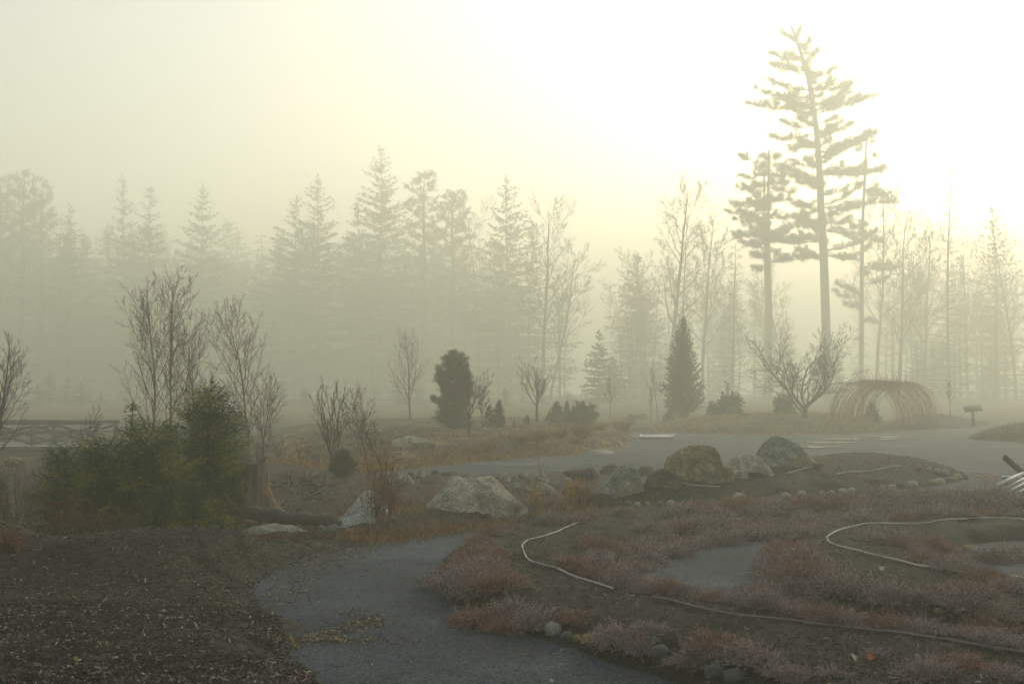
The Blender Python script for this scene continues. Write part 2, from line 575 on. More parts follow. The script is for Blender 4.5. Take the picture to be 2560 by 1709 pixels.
mulch = Patch("mulch_ground", [(-500, 1900), (760, 1800), (770, 1700), (705, 1630), (690, 1560), (620, 1490), (640, 1440), (760, 1392), (880, 1350), (980, 1322), (1060, 1302),
                               (960, 1290), (800, 1290), (500, 1300), (0, 1320), (-700, 1380)],
              .05, .5, .05, M['mulch'], rough=.06, rscale=2.6, edge=.16, extra=bank_extra, seed=3)
# soil behind: bushes, stump, slab and boulders
soil = Patch("soil_ground", [(-500, 1335), (300, 1335), (700, 1312), (860, 1330), (1010, 1312), (1130, 1290), (1300, 1277), (1440, 1268), (1560, 1258), (1640, 1240), (1580, 1205),
                             (1480, 1188), (1380, 1186), (1250, 1188), (1120, 1190), (1000, 1192), (900, 1186), (800, 1172), (740, 1140), (600, 1100), (200, 1070), (-500, 1065)],
             .07, .7, (.09, .12), M['soil'], rough=.07, rscale=1.3, edge=.15, seed=8, ymax=60, xr=(-30, 10))
# low planted rise beyond the gravel lane
heath = Patch("heath_terrain", [(700, 1140), (800, 1162), (900, 1172), (1010, 1160), (1150, 1150), (1300, 1138), (1450, 1130), (1550, 1118), (1580, 1096), (1540, 1075), (1420, 1065), (1200, 1062), (900, 1066), (640, 1075), (600, 1100)],
              .48, 4.5, (.14, .3), M['heath'], rough=.14, rscale=.7, edge=.3, seed=14, ymax=75, xr=(-22, 8))
BEDA = [(1100, 1425), (1115, 1385), (1180, 1340), (1290, 1302), (1420, 1287), (1560, 1274), (1700, 1264), (1900, 1256), (2100, 1247), (2300, 1240), (2500, 1244), (2800, 1254),
        (2800, 1288), (2350, 1284), (2150, 1292), (2000, 1303), (1920, 1311), (1800, 1323), (1695, 1344), (1595, 1372), (1535, 1412), (1560, 1452), (1690, 1488), (1850, 1514), (1960, 1540), (2100, 1560),
        (2300, 1588), (2450, 1606), (2700, 1600), (2900, 1640), (2900, 1900), (2050, 1900), (1860, 1770), (1700, 1706), (1500, 1646), (1400, 1606), (1250, 1562), (1135, 1500)]
bedA = Patch("bed_ground", BEDA, .11, .45, .055, M['bedsoil'], rough=.05, rscale=2.8, edge=.07, seed=21, xr=(-2, 12))
BEDB = [(1880, 1462), (1902, 1408), (1965, 1352), (2060, 1322), (2250, 1304), (2450, 1298), (2800, 1302), (2800, 1340), (2560, 1347), (2440, 1358), (2360, 1384), (2400, 1416), (2520, 1450), (2650, 1480),
        (2800, 1505), (2800, 1580), (2560, 1572), (2400, 1556), (2200, 1530), (2000, 1512), (1880, 1495)]
bedB = Patch("bed_ground", BEDB, .11, .45, .055, M['bedsoil'], rough=.05, rscale=2.8, edge=.07, seed=27, xr=(-2, 12))
stonebed = Patch("bed_ground", [(1400, 1262), (1480, 1266), (1600, 1266), (1750, 1262), (1950, 1248), (2150, 1233), (2300, 1217), (2410, 1197), (2380, 1178), (2250, 1160), (2100, 1154), (1980, 1162), (1850, 1190), (1700, 1212), (1560, 1228), (1450, 1244)],
                 .30, 1.6, (.08, .1), M['bedsoil'], rough=.06, rscale=1.6, edge=.1, seed=33, xr=(-2, 16))
# mound under the vase-shaped tree, a bare one beyond the willow tunnel and one at the edge
moundA = Patch("grass_mound_terrain", [(1640, 1074), (1750, 1080), (1900, 1079), (2050, 1079), (2170, 1074), (2230, 1066), (2180, 1058), (2000, 1054), (1800, 1056), (1660, 1064)],
               .62, 4.0, (.15, .3), M['moundgrass'], rough=.09, rscale=.8, edge=.25, seed=44, xr=(0, 40), ymax=85)
moundB = Patch("grass_mound_terrain", [(2190, 1071), (2270, 1073), (2350, 1071), (2440, 1066), (2470, 1060), (2400, 1055), (2280, 1055), (2200, 1060)],
               .55, 3.6, (.15, .3), M['soil'], rough=.07, rscale=.8, edge=.2, seed=51, xr=(0, 50), ymax=85)
moundC = Patch("grass_mound_terrain", [(2420, 1098), (2500, 1103), (2640, 1106), (2800, 1090), (2700, 1074), (2520, 1078), (2450, 1086)],
               .62, 3.6, (.15, .3), M['soil'], rough=.07, rscale=.9, edge=.2, seed=57, xr=(0, 50), ymax=85)
verge = Patch("verge_ground", [(1560, 1071), (1660, 1076), (1760, 1077), (2000, 1070), (2600, 1058), (3200, 1052), (3200, 1024), (500, 1024), (0, 1040), (-400, 1052), (400, 1062), (1000, 1060), (1400, 1063)],
              .06, 2.0, (.6, 1.2), M['moundgrass'], rough=.12, rscale=.4, edge=.5, seed=62, xr=(-60, 70), ymax=260)
for xm, ym, lx, ly, sd_ in ((2150, 1098, 1.6, .8, 2), (2220, 1094, 1.2, .7, 5), (2080, 1106, 1.0, .7, 7), (2046, 1118, .8, .5, 8)):
    c = flat(xm, ym)
    mb = MB()
    n = 28
    rr = random.Random(sd_)
    pts = []
    for i in range(n):
        a = 2 * PI * i / n
        r = 1 + .3 * math.sin(3 * a + sd_) + .18 * math.sin(5 * a + 2 * sd_)
        pts.append((c[0] + lx * r * math.cos(a), c[1] + ly * r * math.sin(a)))
    pts = np.array(pts)
    zz = H0(pts[:, 0], pts[:, 1]).mean() + .03
    mb.add(np.vstack([np.c_[pts, np.full(n, zz)], [[c[0], c[1], zz + .002]]]), t=[[i, (i + 1) % n, n] for i in range(n)])
    tag(mb.build("puddle_water", M['water']), kind="structure")
# ------------------------------------------------------------------ plant generators
def unit(v):
    l = math.sqrt(v[0] * v[0] + v[1] * v[1] + v[2] * v[2]) + 1e-9
    return (v[0] / l, v[1] / l, v[2] / l)


def tilt(d, ang, az):
    """direction d turned away by ang around azimuth az"""
    ref = (0, 0, 1) if abs(d[2]) < .9 else (1, 0, 0)
    a = unit((d[1] * ref[2] - d[2] * ref[1], d[2] * ref[0] - d[0] * ref[2], d[0] * ref[1] - d[1] * ref[0]))
    b = (d[1] * a[2] - d[2] * a[1], d[2] * a[0] - d[0] * a[2], d[0] * a[1] - d[1] * a[0])
    c, s, ca, sa = math.cos(ang), math.sin(ang), math.cos(az), math.sin(az)
    return unit(tuple(d[i] * c + (a[i] * ca + b[i] * sa) * s for i in range(3)))


def grow(rng, spec, stems, rmin=.004):
    """recursive bare branching. spec: one dict per level; stems: list of (pos, dir, length, radius)"""
    out = [[] for _ in spec]

    def branch(p, d, L, r, lev):
        s = spec[lev]
        K = s['K']
        step = L / (K - 1)
        pts, rad, dirs = [p], [r], [d]
        wg, up = s.get('wig', .12), s.get('up', .05)
        for i in range(1, K):
            d = unit((d[0] + rng.gauss(0, wg), d[1] + rng.gauss(0, wg), d[2] + rng.gauss(0, wg) * .6 + up))
            p = (p[0] + d[0] * step, p[1] + d[1] * step, p[2] + d[2] * step)
            pts.append(p)
            dirs.append(d)
            rad.append(max(rmin, r * (1 - s.get('taper', .85) * i / (K - 1))))
        out[lev].append((pts, rad))
        if lev + 1 < len(spec):
            c = spec[lev + 1]
            n = c['n'] if not callable(c['n']) else c['n'](L)
            n = max(0, int(n + rng.random()))
            t0, t1 = c.get('t0', .25), c.get('t1', 1.0)
            az0 = rng.random() * 6.28
            for j in range(n):
                t = t0 + (t1 - t0) * (j + rng.random()) / n
                f = t * (K - 1)
                i = min(K - 2, int(f))
                f -= i
                q = tuple(pts[i][k] * (1 - f) + pts[i + 1][k] * f for k in range(3))
                rr = rad[i] * (1 - f) + rad[i + 1] * f
                ang = c['ang'] * rng.uniform(.75, 1.25)
                nd = tilt(dirs[i], ang, az0 + j * 2.4 + rng.uniform(-.5, .5))
                sh = c.get('shape')
                Lc = L * c['len'] * (sh(t) if sh else 1 - .55 * t) * rng.uniform(.75, 1.2)
                if Lc > c.get('min', .05):
                    branch(q, nd, Lc, max(rmin, min(rr * .8, rr * c.get('rr', .55))), lev + 1)

    for p, d, L, r in stems:
        branch(p, unit(d), L, r, 0)
    return out


def bare_tree(name, label, cat, loc, seed, H, spec, stems, mtrunk, mtwig, rmin=.004, sides=6, group=None, rz=0, split=1):
    rng = random.Random(seed)
    lv = grow(rng, spec, stems, rmin)
    zmax = max(p[2] for L in lv for pts, _ in L for p in pts)
    k = H / zmax
    t = thing(name, label, cat, loc, rz, 1.0, group)
    a, b = MB(), MB()
    for i, L in enumerate(lv):
        if not L:
            continue
        P = np.array([p for p, _ in L]) * k
        R = np.array([r for _, r in L])
        if i < split:
            a.tubes(P, R, sides)
        else:
            b.tubes(P, R, 3 if i > 1 else 4)
    a.build('trunk', mtrunk, t)
    b.build('crown', mtwig, t)
    return t


def conifer(name, label, cat, loc, seed, H, R, mneedle, base=.06, nw=26, per=6, droop=.35, up=.12, detail=1, pw=.9, dens=1.0, trunk_r=None, leaf=(.30, .045), mtrunk=None, lean=0, group=None, bare=0.0, jag=.25, tipup=0.0, rz=0, skip=0.0):
    """whorled conifer: trunk tube, branch tubes and flat sprays of needle twigs"""
    rs = np.random.RandomState(seed)
    t = thing(name, label, cat, loc, rz, 1.0, group)
    tr = trunk_r or H * .014
    a = MB()
    K = 10
    s = np.linspace(0, 1, K)
    ph = rs.rand() * 6
    tx = lean * s * H + .012 * H * np.sin(s * 4 + ph) * s
    ty = .012 * H * np.cos(s * 3 + ph) * s
    P = np.stack([tx, ty, s * H], -1)
    a.tubes(P, np.maximum(.004, tr * (1 - .93 * s)), 7)
    bt, lf = MB(), MB()
    bp, br = [], []
    LP, LD, LL, LW, Lw = [], [], [], [], []
    for iw in range(nw):
        f = (iw + .5 * rs.rand()) / nw
        zt = base + (1 - base) * f ** .92
        if zt > .985:
            continue
        rad = R * (1 - ((zt - base) / (1 - base)) ** 1.15) ** pw
        if zt < base + .12:
            rad *= .8 + .2 * (zt - base) / .12
        n = max(3, int(per * (1 if zt < .8 else .8)))
        az0 = rs.rand() * 6.28
        for j in range(n):
            if rs.rand() < skip:
                continue
            az = az0 + j * 6.283 / n + rs.uniform(-.3, .3)
            L = rad * rs.uniform(1 - jag, 1 + jag) + .02 * R
            o = np.array([np.interp(zt, s, tx), np.interp(zt, s, ty), zt * H + rs.uniform(-.01, .01) * H])
            KB = 7
            u = np.linspace(0, 1, KB)
            rise = up * (1 + 2.5 * zt * zt)
            zz = L * (rise * u - droop * (1 - .75 * zt) * u * u + tipup * u ** 3)
            ca, sa = math.cos(az), math.sin(az)
            bpts = np.stack([o[0] + ca * L * u, o[1] + sa * L * u, o[2] + zz], -1)
            bpts[1:] += rs.normal(0, .02 * L, (KB - 1, 3))
            bp.append(bpts)
            br.append(np.maximum(.003, tr * .22 * (1 - zt * .7) * (1 - .9 * u)))
            # needle sprays on both sides
            m = max(3, int(dens * L / (leaf[0] * .34)))
            uu = np.linspace(max(bare, .04), 1, m) + rs.uniform(-.02, .02, m)
            uu = np.clip(uu, 0, 1)
            C = np.stack([np.interp(uu, u, bpts[:, i]) for i in range(3)], -1)
            dirb = np.array([ca, sa, 0.0])
            side = np.array([-sa, ca, 0.0])
            if detail == 1:
                for sgn in (-1, 1, 0):
                    D = dirb * rs.uniform(.5, 1, (m, 1)) + sgn * side * rs.uniform(.6, 1, (m, 1)) + np.array([0, 0, 1]) * rs.uniform(-.45, .25, (m, 1))
                    D /= np.linalg.norm(D, axis=1, keepdims=True)
                    ll = leaf[0] * rs.uniform(.6, 1.3, m) * (.55 + .45 * (1 - uu)) * min(1, .4 + L / (R + 1e-6))
                    Wd = np.cross(D, rs.normal(0, 1, (m, 3)))
                    Wd /= np.linalg.norm(Wd, axis=1, keepdims=True) + 1e-9
                    LP.append(C + rs.normal(0, leaf[0] * .12, (m, 3)))
                    LD.append(D)
                    LL.append(ll)
                    LW.append(Wd)
                    Lw.append(leaf[1] * rs.uniform(.7, 1.4, m))
            else:
                # twig by twig: side shoots carrying small crossed needle diamonds
                for sgn in (-1, 1):
                    for c_, u_ in zip(C, uu):
                        sl = L * .42 * (1 - u_) * rs.uniform(.6, 1.1) + leaf[0] * 1.2
                        D = dirb * rs.uniform(.6, 1.0) + sgn * side * rs.uniform(.6, 1) + np.array([0, 0, rs.uniform(-.35, .25)])
                        D /= np.linalg.norm(D)
                        k = max(2, int(sl / (leaf[0] * .6)))
                        q = np.linspace(0, 1, k)[:, None]
                        cc = c_ + D * sl * q + np.array([0, 0, -1]) * (q ** 2) * sl * .12
                        d2 = D + sgn * side * rs.uniform(-.7, .7, (k, 1)) + rs.normal(0, .35, (k, 3))
                        d2 /= np.linalg.norm(d2, axis=1, keepdims=True)
                        Wd = np.cross(d2, rs.normal(0, 1, (k, 3)))
                        Wd /= np.linalg.norm(Wd, axis=1, keepdims=True) + 1e-9
                        W2 = np.cross(d2, Wd)
                        l2 = leaf[0] * rs.uniform(.7, 1.3, k)
                        w2 = leaf[1] * rs.uniform(.8, 1.3, k)
                        LP += [cc, cc]
                        LD += [d2, d2]
                        LL += [l2, l2]
                        LW += [Wd, W2]
                        Lw += [w2, w2]
    # leader
    k = 14
    zt = np.linspace(.9, 1.0, k)
    C = np.stack([np.interp(zt, s, tx), np.interp(zt, s, ty), zt * H], -1)
    D = rs.normal(0, .5, (k, 3)) + np.array([0, 0, .7])
    D /= np.linalg.norm(D, axis=1, keepdims=True)
    Wd = np.cross(D, rs.normal(0, 1, (k, 3)))
    Wd /= np.linalg.norm(Wd, axis=1, keepdims=True)
    LP.append(C)
    LD.append(D)
    LL.append(np.full(k, leaf[0] * .8))
    LW.append(Wd)
    Lw.append(np.full(k, leaf[1]))
    lf.leaves(np.concatenate(LP), np.concatenate(LD), np.concatenate(LL), np.concatenate(LW), np.concatenate(Lw))
    a.tubes(np.array(bp), np.array(br), 3)
    a.build('trunk', mtrunk or M['bark_pine'], t)
    lf.build('crown', mneedle, t, smooth=False)
    return t


def tufts(mb, rs, C, n, L, w, upb=.35, spread=1.0):
    """radial needle tufts at points C"""
    C = np.repeat(np.asarray(C), n, 0)
    D = rs.normal(0, spread, C.shape) + np.array([0, 0, upb])
    D /= np.linalg.norm(D, axis=1, keepdims=True)
    W = np.cross(D, rs.normal(0, 1, C.shape))
    W /= np.linalg.norm(W, axis=1, keepdims=True) + 1e-9
    mb.leaves(C, D, L * rs.uniform(.6, 1.2, len(C)), W, w * rs.uniform(.7, 1.3, len(C)))


def pad_pine(name, label, cat, loc, seed, trunk, pads, mneedle, leaf=(.5, .07), tw=10, thick=.5, group=None, mtrunk=None, dead=0, fill=1.0, bthick=1.0):
    """pine with layered boughs. trunk: [(x, y, z, r)]; pads: [(z on trunk, tip x, tip y, tip z, half width of the bough)] relative to the base"""
    rs = np.random.RandomState(seed)
    t = thing(name, label, cat, loc, 0, 1.0, group)
    tk = np.array(trunk, float)
    if abs(tk[:, :2]).max() >= 0:
        zz = np.linspace(tk[0, 2], tk[-1, 2], 28)
        T = np.stack([np.interp(zz, tk[:, 2], tk[:, i]) for i in range(4)], -1)
    a = MB()
    a.tubes(T[:, :3], T[:, 3], 10)
    bt, lf = MB(), MB()
    BP, BR = [], []
    for z0, x1, y1, z1, hw in pads:
        o = np.array([np.interp(z0, T[:, 2], T[:, 0]), np.interp(z0, T[:, 2], T[:, 1]), z0])
        e = np.array([x1, y1, z1])
        L = np.linalg.norm(e - o)
        u = np.linspace(0, 1, 9)
        sag = -.06 * L * np.sin(u * PI) + .05 * L * u ** 4
        B = o + (e - o) * u[:, None]
        B[:, 2] += sag
        B[1:-1] += rs.normal(0, .012 * L, (7, 3))
        BP.append(B)
        r0 = (.045 + .011 * L) * bthick
        BR.append(r0 * (1 - .9 * u) + .006)
        d = (e - o) / L
        side = np.cross(d, [0, 0, 1.0])
        side /= np.linalg.norm(side) + 1e-9
        m = max(4, int(L / leaf[0] * 2.2 * fill))
        us = .12 + .88 * rs.rand(m) ** .75
        C = np.stack([np.interp(us, u, B[:, i]) for i in range(3)], -1)
        wloc = hw * np.sin(np.clip((us - .12) / .88, 0, 1) * PI * .86 + .25)
        for c, w_ in zip(C, wloc):
            s_ = rs.choice([-1, 1]) * rs.uniform(.1, 1)
            tip = c + side * s_ * w_ + d * w_ * rs.uniform(.1, .8) + np.array([0, 0, rs.uniform(-.30, .70) * thick * (.35 + .65 * w_)])
            uu = np.linspace(0, 1, 9)[:, None]
            BP.append(c + (tip - c) * uu + np.array([0, 0, .05]) * np.sin(uu * 3))
            BR.append(np.linspace(.02, .006, 9) * bthick)
            k = max(2, int(np.linalg.norm(tip - c) / leaf[0] * 2.6))
            cc = c + (tip - c) * np.linspace(.25, 1, k)[:, None] + rs.normal(0, leaf[0] * .2, (k, 3)) * np.array([1, 1, .7])
            tufts(lf, rs, cc, tw, leaf[0], leaf[1], .55, .8)
    for _ in range(dead):
        z0 = rs.uniform(.12, .5) * T[-1, 2]
        o = np.array([np.interp(z0, T[:, 2], T[:, 0]), np.interp(z0, T[:, 2], T[:, 1]), z0])
        az = rs.rand() * 6.28
        L = rs.uniform(.6, 2.6)
        u = np.linspace(0, 1, 9)[:, None]
        BP.append(o + np.array([math.cos(az), math.sin(az), rs.uniform(-.3, .2)]) * L * u + np.array([0, 0, -.2]) * L * u * u)
        BR.append(np.linspace(.05, .01, 9))
    mk = mtrunk or M['bark_pine']
    a.tubes(np.array(BP), np.array(BR), 3)
    a.build('trunk', mk, t)
    lf.build('crown', mneedle, t, smooth=False)
    return t


def strands(mb, rs, B, D, L, bend, r, K=4, S=3, curl=None):
    """thin tapering stems from bases B along directions D bending by vectors bend"""
    n = len(B)
    u = np.linspace(0, 1, K)[None, :, None]
    L = np.asarray(L).reshape(n, 1, 1)
    P = B[:, None, :] + D[:, None, :] * L * u + bend[:, None, :] * L * u * u
    R = np.asarray(r).reshape(n, 1) * (1 - .85 * np.linspace(0, 1, K))[None, :]
    mb.tubes(P, R, S)
    return P


def heather_mesh(seed, m, W=.5, H=.24, n=420, droop=.3):
    rs = np.random.RandomState(seed)
    mb = MB()
    # a low dome: main sprigs fan out from the middle, side sprigs branch off
    az = rs.rand(n) * 6.283
    rr = np.sqrt(rs.rand(n)) * .42 * W
    lob = 1 + .28 * np.sin(az * 3 + seed) + .15 * np.sin(az * 5 + seed * 2)
    B = np.stack([np.cos(az) * rr * lob, np.sin(az) * rr * lob, np.full(n, -.02) + .25 * H * (1 - rr / (.42 * W))], -1)
    out = np.stack([np.cos(az), np.sin(az), np.zeros(n)], -1)
    k = (rr / (.42 * W))[:, None]
    D = out * k * .85 + np.array([0, 0, 1.0]) * (1.0 - .35 * k) + rs.normal(0, .28, (n, 3))
    D /= np.linalg.norm(D, axis=1, keepdims=True)
    L = H * rs.uniform(.55, 1.15, n) * (1 - .25 * k[:, 0])
    bend = out * .18 + rs.normal(0, .2, (n, 3)) - np.array([0, 0, droop]) * k
    P = strands(mb, rs, B, D, L, bend, np.full(n, .0030), 5)
    # side sprigs and tiny leaf scales along every sprig
    LPs, LDs, LWs = [], [], []
    for q in (1, 2, 3, 4):
        for rep in range(4):
            f = rs.rand(n, 1)
            c = P[:, q - 1] * (1 - f) + P[:, q] * f
            d = (P[:, q] - P[:, q - 1])
            d /= np.linalg.norm(d, axis=1, keepdims=True) + 1e-9
            d = d * .8 + rs.normal(0, .55, (n, 3))
            d /= np.linalg.norm(d, axis=1, keepdims=True)
            wv = np.cross(d, rs.normal(0, 1, (n, 3)))
            wv /= np.linalg.norm(wv, axis=1, keepdims=True) + 1e-9
            LPs.append(c)
            LDs.append(d)
            LWs.append(wv)
    LP = np.concatenate(LPs)
    nn = len(LP)
    mb.leaves(LP, np.concatenate(LDs), rs.uniform(.022, .055, nn), np.concatenate(LWs), rs.uniform(.0028, .0055, nn))
    return mb.mesh('heather', m, smooth=False)


def tuft_mesh(seed, m, R=.35, H=.35, n=260, r=.003, droop=.5, spread=.9):
    rs = np.random.RandomState(seed)
    mb = MB()
    az = rs.rand(n) * 6.283
    rr = rs.rand(n) * .25 * R
    out = np.stack([np.cos(az), np.sin(az), np.zeros(n)], -1)
    B = out * rr[:, None]
    D = out * (rs.rand(n, 1) * spread) + np.array([0, 0, 1.0]) + rs.normal(0, .1, (n, 3))
    D /= np.linalg.norm(D, axis=1, keepdims=True)
    strands(mb, rs, B, D, H * rs.uniform(.6, 1.3, n), out * .15 - np.array([0, 0, droop]) * rs.rand(n, 1), np.full(n, r), 5)
    return mb.mesh('grass_tuft', m, smooth=False)


# ------------------------------------------------------------------ rocks
def rock_mesh(seed, size, m, sub=5, facets=9, rough=.16, fine=.03, taper=0.0, flat_top=None, cut=-.35, cutdepth=(.62, .95)):
    rng = random.Random(seed)
    bm = bmesh.new()
    bmesh.ops.create_icosphere(bm, subdivisions=sub, radius=1.0)
    pl = []
    for i in range(facets):
        n = Vector((rng.gauss(0, 1), rng.gauss(0, 1), rng.gauss(.2, .8))).normalized()
        pl.append((n, rng.uniform(*cutdepth)))
    off = Vector((seed * 3.1, seed * 1.7, seed * .9))
    for v in bm.verts:
        n = v.co.normalized()
        r = 1 + rough * mnoise.fractal(n * 1.4 + off, 1.0, 2.0, 4)
        p = n * r
        for pn, h in pl:
            d = p.dot(pn) - h
            if d > 0:
                p = p - pn * d * .88
        p = p + n * fine * mnoise.fractal(p * 6 + off, 1.0, 2.1, 4) + n * fine * .5 * mnoise.turbulence(p * 2.5 + off, 4, False)
        if taper:
            k = 1 - taper * max(-.4, p.z)
            p.x *= k
            p.y *= k
        if p.z < cut:
            p.z = cut + (p.z - cut) * .12
        v.co = Vector((p.x * size[0] / 2, p.y * size[1] / 2, p.z * size[2] / (1 - cut)))
    zs = min(v.co.z for v in bm.verts)
    for v in bm.verts:
        v.co.z -= zs
    me = bpy.data.meshes.new('boulder')
    bm.to_mesh(me)
    bm.free()
    me.polygons.foreach_set("use_smooth", np.ones(len(me.polygons), bool))
    me.materials.append(m)
    return me


def mesh_thing(name, me, label, cat, loc, rz=0, sc=1.0, group=None):
    o = bpy.data.objects.new(name, me)
    COL.objects.link(o)
    o.location = loc
    o.rotation_euler = (0, 0, rz)
    o.scale = (sc, sc, sc) if not isinstance(sc, tuple) else sc
    return tag(o, label, cat, group)
# ------------------------------------------------------------------ boulders and stones
def psize(px, D):
    return px / F * D


def boulder(name, label, cx, base_y, w, top_y, m, seed, depth=.8, group=None, sink=.08, rz=0, **kw):
    G = ground_at(cx, base_y)
    W = psize(w, G.y)
    dp = W * depth
    c = gpos(cx, G.y + dp * .42)
    zt = at(cx, top_y, c.y).z
    zb = min(c.z, G.z) - sink
    Hh = max(.05, zt - zb)
    me = rock_mesh(seed, (W, dp, Hh), m, **kw)
    co = np.empty(len(me.vertices) * 3, np.float32)
    me.vertices.foreach_get("co", co)
    co = co.reshape(-1, 3)
    co[:, 2] *= Hh / co[:, 2].max()
    co[:, 0] *= W / (co[:, 0].max() - co[:, 0].min())
    co[:, 0] -= (co[:, 0].max() + co[:, 0].min()) / 2
    me.vertices.foreach_set("co", co.ravel())
    me.update()
    return mesh_thing(name, me, label, "boulder" if W > .5 else "stone", (c.x, c.y, zb), rz, 1.0, group)


def peak_rock(name, label, cx, base_y, prof, m, seed, depth=.8, sink=.1, rough=.06, crease=.5):
    """a boulder from its ridge line: prof = [(px, py)] along the top as photo points; the section falls away front and back"""
    G = ground_at(cx, base_y)
    W = psize(prof[-1][0] - prof[0][0], G.y)
    dp = W * depth
    cy_ = G.y + dp * .45
    c = gpos(cx, cy_)
    zb = min(c.z, G.z) - sink
    xs_ = np.array([at(p[0], p[1], cy_).x for p in prof]) - c.x
    zs_ = np.array([at(p[0], p[1], cy_).z for p in prof]) - zb
    nu, nv = 90, 64
    u = np.linspace(0, 1, nu)
    X = xs_[0] + (xs_[-1] - xs_[0]) * u
    top = np.interp(X, xs_, zs_)
    top = np.convolve(np.pad(top, 2, mode='edge'), np.ones(5) / 5, 'valid')
    V = np.zeros((nv, nu, 3))
    off = Vector((seed * 2.3, seed, 0))
    hm_ = top.max()
    for i in range(nv):
        v = -1 + 2 * i / (nv - 1)
        for j in range(nu):
            h = top[j]
            half = dp / 2 * (.35 + .65 * min(1, math.sin(PI * min(1, max(0, .06 + .88 * u[j]))) * 1.25))
            n1 = mnoise.fractal(Vector((X[j] * 1.6, v * 1.3, 0)) + off, 1.0, 2.0, 5)
            ridge = .22 * math.sin(X[j] * 2.1 + seed) + .25 * n1
            a = abs(v - ridge * .5)
            sec = max(0.0, 1 - max(0, a - .10) ** 1.25 * 1.12)
            z = h * (sec ** (.85 - .2 * crease))
            z += rough * n1 * min(1, z * 2) + .8 * rough * (mnoise.turbulence(Vector((X[j] * 3, v * 3, 2)) + off, 5, True) - .35) * min(1, z * 2)
            V[i, j] = (X[j], v * half, max(0.0, min(z, h * 1.02)))
    idx_ = np.arange(nu * nv).reshape(nv, nu)
    mb = MB()
    mb.add(V.reshape(-1, 3), q=np.stack([idx_[:-1, :-1], idx_[:-1, 1:], idx_[1:, 1:], idx_[1:, :-1]], -1).reshape(-1, 4))
    return mesh_thing(name, mb.mesh('boulder', m), label, 'boulder', (c.x, c.y, zb))


peak_rock("boulder", "broad pale grey granite boulder with a flat-topped peak rising from orange grass", 1185, 1284,
          [(1030, 1295), (1058, 1270), (1078, 1250), (1098, 1232), (1112, 1212), (1122, 1197), (1142, 1190), (1158, 1190), (1170, 1196), (1180, 1198), (1196, 1192), (1215, 1192), (1234, 1194), (1250, 1208), (1272, 1228), (1300, 1250), (1322, 1268), (1345, 1292)],
          M['granite'], 5, depth=.75, rough=.09)
peak_rock("boulder", "pointed grey boulder with a yellowish flank beside tall dry grass", 1545, 1240,
          [(1462, 1246), (1478, 1232), (1500, 1212), (1520, 1192), (1540, 1174), (1556, 1163), (1574, 1159), (1590, 1166), (1598, 1184), (1604, 1206), (1610, 1228), (1616, 1246)],
          M['granite_grey'], 9, depth=.85, rough=.06)
peak_rock("boulder", "big rounded tan boulder with rusty faces, topmost of the rock pile", 1735, 1202,
          [(1660, 1196), (1661, 1165), (1668, 1142), (1686, 1125), (1712, 1115), (1740, 1113), (1768, 1113), (1788, 1120), (1801, 1138), (1807, 1165), (1806, 1196)], M['granite_tan'], 7, depth=.85, rough=.10, crease=1.4)
peak_rock("boulder", "tan grey boulder with pale veins between the big round boulder and a grey one", 1868, 1186,
          [(1804, 1186), (1812, 1162), (1826, 1147), (1850, 1137), (1875, 1134), (1896, 1140), (1913, 1156), (1925, 1172), (1934, 1186)], M['granite'], 11, depth=.8, rough=.08)
peak_rock("boulder", "smooth grey green boulder sloping down to one side beyond the mulch mound", 1966, 1168,
          [(1886, 1168), (1888, 1142), (1898, 1122), (1914, 1104), (1934, 1093), (1950, 1091), (1972, 1097), (1996, 1111), (2018, 1132), (2034, 1150), (2050, 1168)], M['granite_grey'], 3, depth=.75, rough=.05)
boulder("boulder", "flat dark brown rock lying under the big rounded boulder", 1655, 1222, 108, 1170, M['rock_dark'], 13, depth=.7, facets=8, rough=.2, fine=.05, cut=-.3)
boulder("boulder", "low dark rock showing between the pointed and the round boulders", 1622, 1190, 66, 1162, M['rock_dark'], 15, depth=.7, facets=7, rough=.2, cut=-.3, sub=4)
boulder("boulder", "small tan rock wedged under the veined boulder", 1812, 1204, 46, 1164, M['granite_tan'], 31, facets=8, rough=.2, cut=-.4, sub=4)
boulder("stone", "low bluish grey stone in front of the veined boulder", 1848, 1196, 56, 1178, M['granite_grey'], 33, facets=7, rough=.2, cut=-.3, sub=4)
boulder("stone", "round tan cobble balanced beside the veined boulder", 1826, 1172, 18, 1157, M['pebble_tan'], 34, facets=3, rough=.1, cut=-.6, sub=3)
boulder("boulder", "long brown ledge rock on the gravel edge behind dry stalks", 1455, 1200, 96, 1167, M['rock_dark'], 37, depth=.5, facets=12, rough=.08, fine=.04, cut=-.8, cutdepth=(.5, .8))
boulder("boulder", "rusty dark rock tucked behind the pointed grey boulder", 1528, 1186, 58, 1158, M['rock_dark'], 39, facets=9, rough=.2, cut=-.4, sub=4)
boulder("boulder", "pale lichen covered boulder lying on the planted rise", 1030, 1120, 118, 1088, M['granite'], 43, depth=.6, facets=8, rough=.18, fine=.05, cut=-.2, taper=.15)
boulder("boulder", "flat whitish flagstone at the edge of the gravel near the rise", 1501, 1135, 72, 1122, M['slab'], 47, depth=.7, facets=5, rough=.15, cut=-.1, sub=4, sink=.05)
boulder("boulder", "squat pale boulder on the hollow bank under the footbridge", 44, 1166, 62, 1140, M['granite_tan'], 49, depth=.7, facets=9, rough=.15, cut=-.5, sub=4, cutdepth=(.6, .85))
